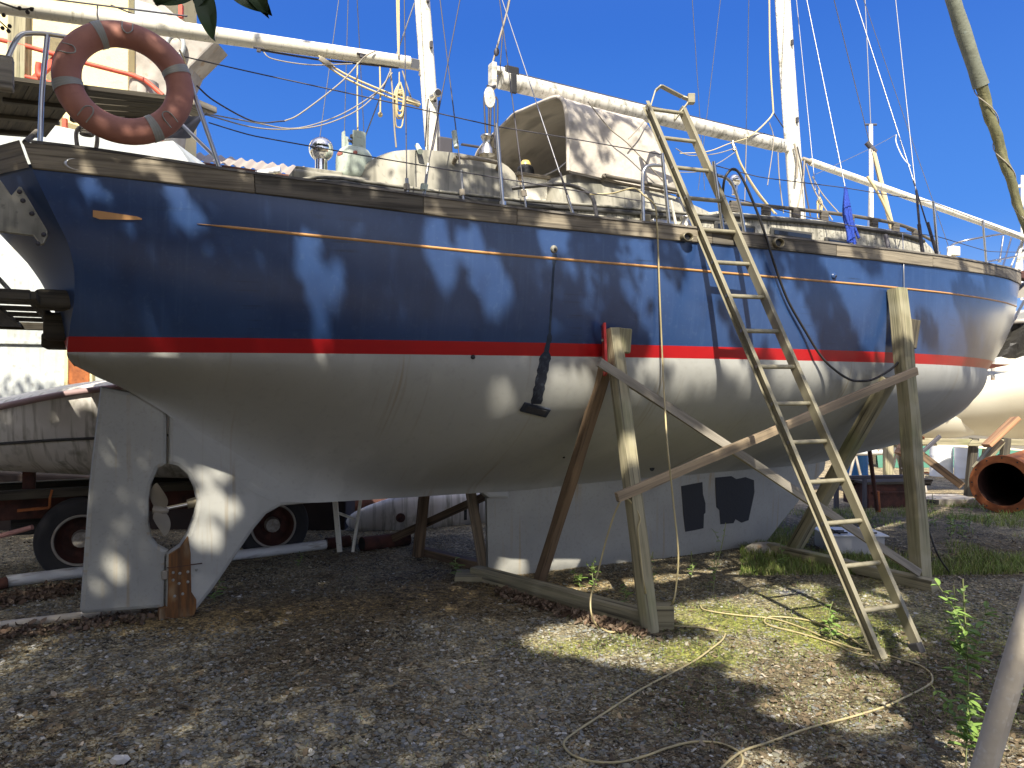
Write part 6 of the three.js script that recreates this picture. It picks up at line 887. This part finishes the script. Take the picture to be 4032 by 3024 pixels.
function tree(name, label, x, z, blobs, count, big = 1) {
  const t = thing(name, label, 'tree', null, V(x, 0, z)), limbs = [];
  part('trunk', tube([V(0, -.1, 0), V(.1, 1.5, -.1), V(-.05, 3.5, -.3), V(.1, 5, -.6), V(0, 6.8, -.9)], .2, 30, 12), MT.bark, t);
  for (const b of blobs) { const c = V(b[0] - x, b[1], b[2] - z), s = V(0, rr(2.8, 4.6), -.4); limbs.push(tube([s, s.clone().lerp(c, .5).add(V(0, .6, 0)), c.clone().add(V(0, -.4, 0))], .055, 16, 8)); }
  part('limb', join(limbs), MT.bark, t);
  // every leaf a small folded blade; kept clear of the gaps through which the sun reaches hull and ground
  const pos = [], idx = [], total = blobs.reduce((a, b) => a + b[3] * b[5], 0), M = new THREE.Matrix4(), E = new THREE.Euler(); let k = 0, tries = 0;
  while (k < count && tries++ < count * 14) {
    let w = rnd() * total, b; for (b of blobs) { w -= b[3] * b[5]; if (w < 0) break; }
    const a = rnd() * 6.2832, rad = Math.sqrt(rnd()), h = rr(-1, 1) * Math.sqrt(1 - rad * rad * .85); const q = V(b[0] + Math.cos(a) * rad * b[3], b[1] + h * b[4], b[2] + Math.sin(a) * rad * b[5]);
    if (q.z < -.2 && q.y < EYE + .53 * -q.z + .35) continue;      // no bough hangs into view here
    if (rnd() < light(q)) continue;
    const l = rr(.075, .13) * big, w2 = l * rr(.22, .3); E.set(rr(-1.1, 1.1), rr(0, 6.28), rr(-1.1, 1.1)); M.makeRotationFromEuler(E); M.setPosition(q.x - x, q.y, q.z - z); const o = pos.length / 3;
    for (const c of [[-l / 2, 0, 0], [-l * .05, .012, w2], [l / 2, -.01, 0], [-l * .05, .012, -w2]]) { const v = V(...c).applyMatrix4(M); pos.push(v.x, v.y, v.z); } idx.push(o, o + 1, o + 2, o, o + 2, o + 3); k++;
  }
  const g = new THREE.BufferGeometry(); g.setAttribute('position', new THREE.Float32BufferAttribute(pos, 3)); g.setIndex(idx); g.computeVertexNormals();
  stuff(new THREE.Mesh(g, MT.leaf), 'crown', '', '', t); return t;
}
tree('shade_tree', 'broad leafy tree shading the stern', -3.4, 4.6, [[-4, 7.3, -1.5, 3.4, 1.6, 3.0], [-1.2, 6.9, -1.0, 3.0, 1.5, 3.2], [-3, 7.5, 2.2, 4.0, 1.6, 3.0], [-7, 7.1, -.5, 3.4, 1.6, 4], [-8, 7.3, 3, 3, 1.5, 3], [-.5, 7.5, 2.5, 3, 1.4, 2.6]], 110000);
tree('shade_tree', 'broad leafy tree shading the ladder and bow', 4.6, 5.2, [[2.2, 7.1, -1.2, 3.2, 1.5, 3.2], [5.2, 7.3, -1.6, 3.2, 1.6, 3.2], [3.4, 7.6, 2.2, 4, 1.6, 3], [7.6, 7.3, -2.0, 3, 1.6, 3.4], [6.6, 7.5, 2, 3, 1.4, 2.6]], 110000);
tree('added_bush', 'added dense bushy tree with low boughs, unseen behind the viewer, blocking sky light', -6.5, 8.5, [[-7, 3.6, 8, 4, 3.4, 2.4], [-2.5, 3.4, 9, 3.6, 3.2, 2.2], [-11, 3.4, 5, 3, 3.2, 3.4], [-13, 3.6, -.5, 3, 3.4, 3.2], [1.5, 3.2, 9.5, 3, 3.0, 2]], 32000, 3.2);  // added out of view to block sky light and darken the left hull
{ // a spray of leaves hanging close over the camera
  const t = thing('hanging_leaf_spray', 'dark leaf tips hanging down close overhead', 'leaves'); const d = 1.35, twig = tube([at(110, -60, d), at(180, -30, d), at(250, -40, d), at(300, -70, d)], .004, 20, 6);
  part('twig', twig, MT.bark, t);
  const lf = (a, b, w) => { const A = at(...a, d), B = at(...b, d), ax = B.clone().sub(A), n = V(ax.y, -ax.x, 0).normalize(), rows = []; for (let i = 0; i <= 12; i++) { const k = i / 12, c = A.clone().addScaledVector(ax, k), h = w * Math.pow(Math.sin(Math.PI * Math.pow(k, .85) * .97 + .04), .75); rows.push([c.clone().addScaledVector(n, -h).add(V(0, 0, .01)), c.clone().add(V(0, 0, .004 * Math.sin(k * 5))), c.clone().addScaledVector(n, h).add(V(0, 0, .012))]); } part('leaf', sheet(rows, null, 1), MT.leafDark, t); };
  lf([201, -18], [214, 40], .018); lf([222, -26], [271, 14], .024); lf([205, -14], [155, 4], .02); lf([190, -30], [178, -2], .018); lf([205, -22], [198, 8], .016); lf([240, -40], [268, 17], .02);
}
{ // dry twig with berries by the boom
  const t = thing('dry_twig', 'dry twig with dark berries hanging at the top left', 'twig'); const d = 2.2; part('stem', tube([at(-20, -6, d), at(6, 4, d), at(20, 8, d), at(32, 7, d)], .003, 20, 5), MT.bark, t); for (const [x, y] of [[30, 8], [26, 11], [18, 7], [2, 14], [8, 25], [1, 27], [7, 30]]) part('berry', new THREE.SphereGeometry(.006, 8, 6).translate(...at(x, y, d).toArray()), MT.bark, t); part('side_stem', tube([at(-14, 10, d), at(-2, 20, d), at(8, 29, d)], .002, 12, 5), MT.bark, t); }
renderer.render(scene, camera);
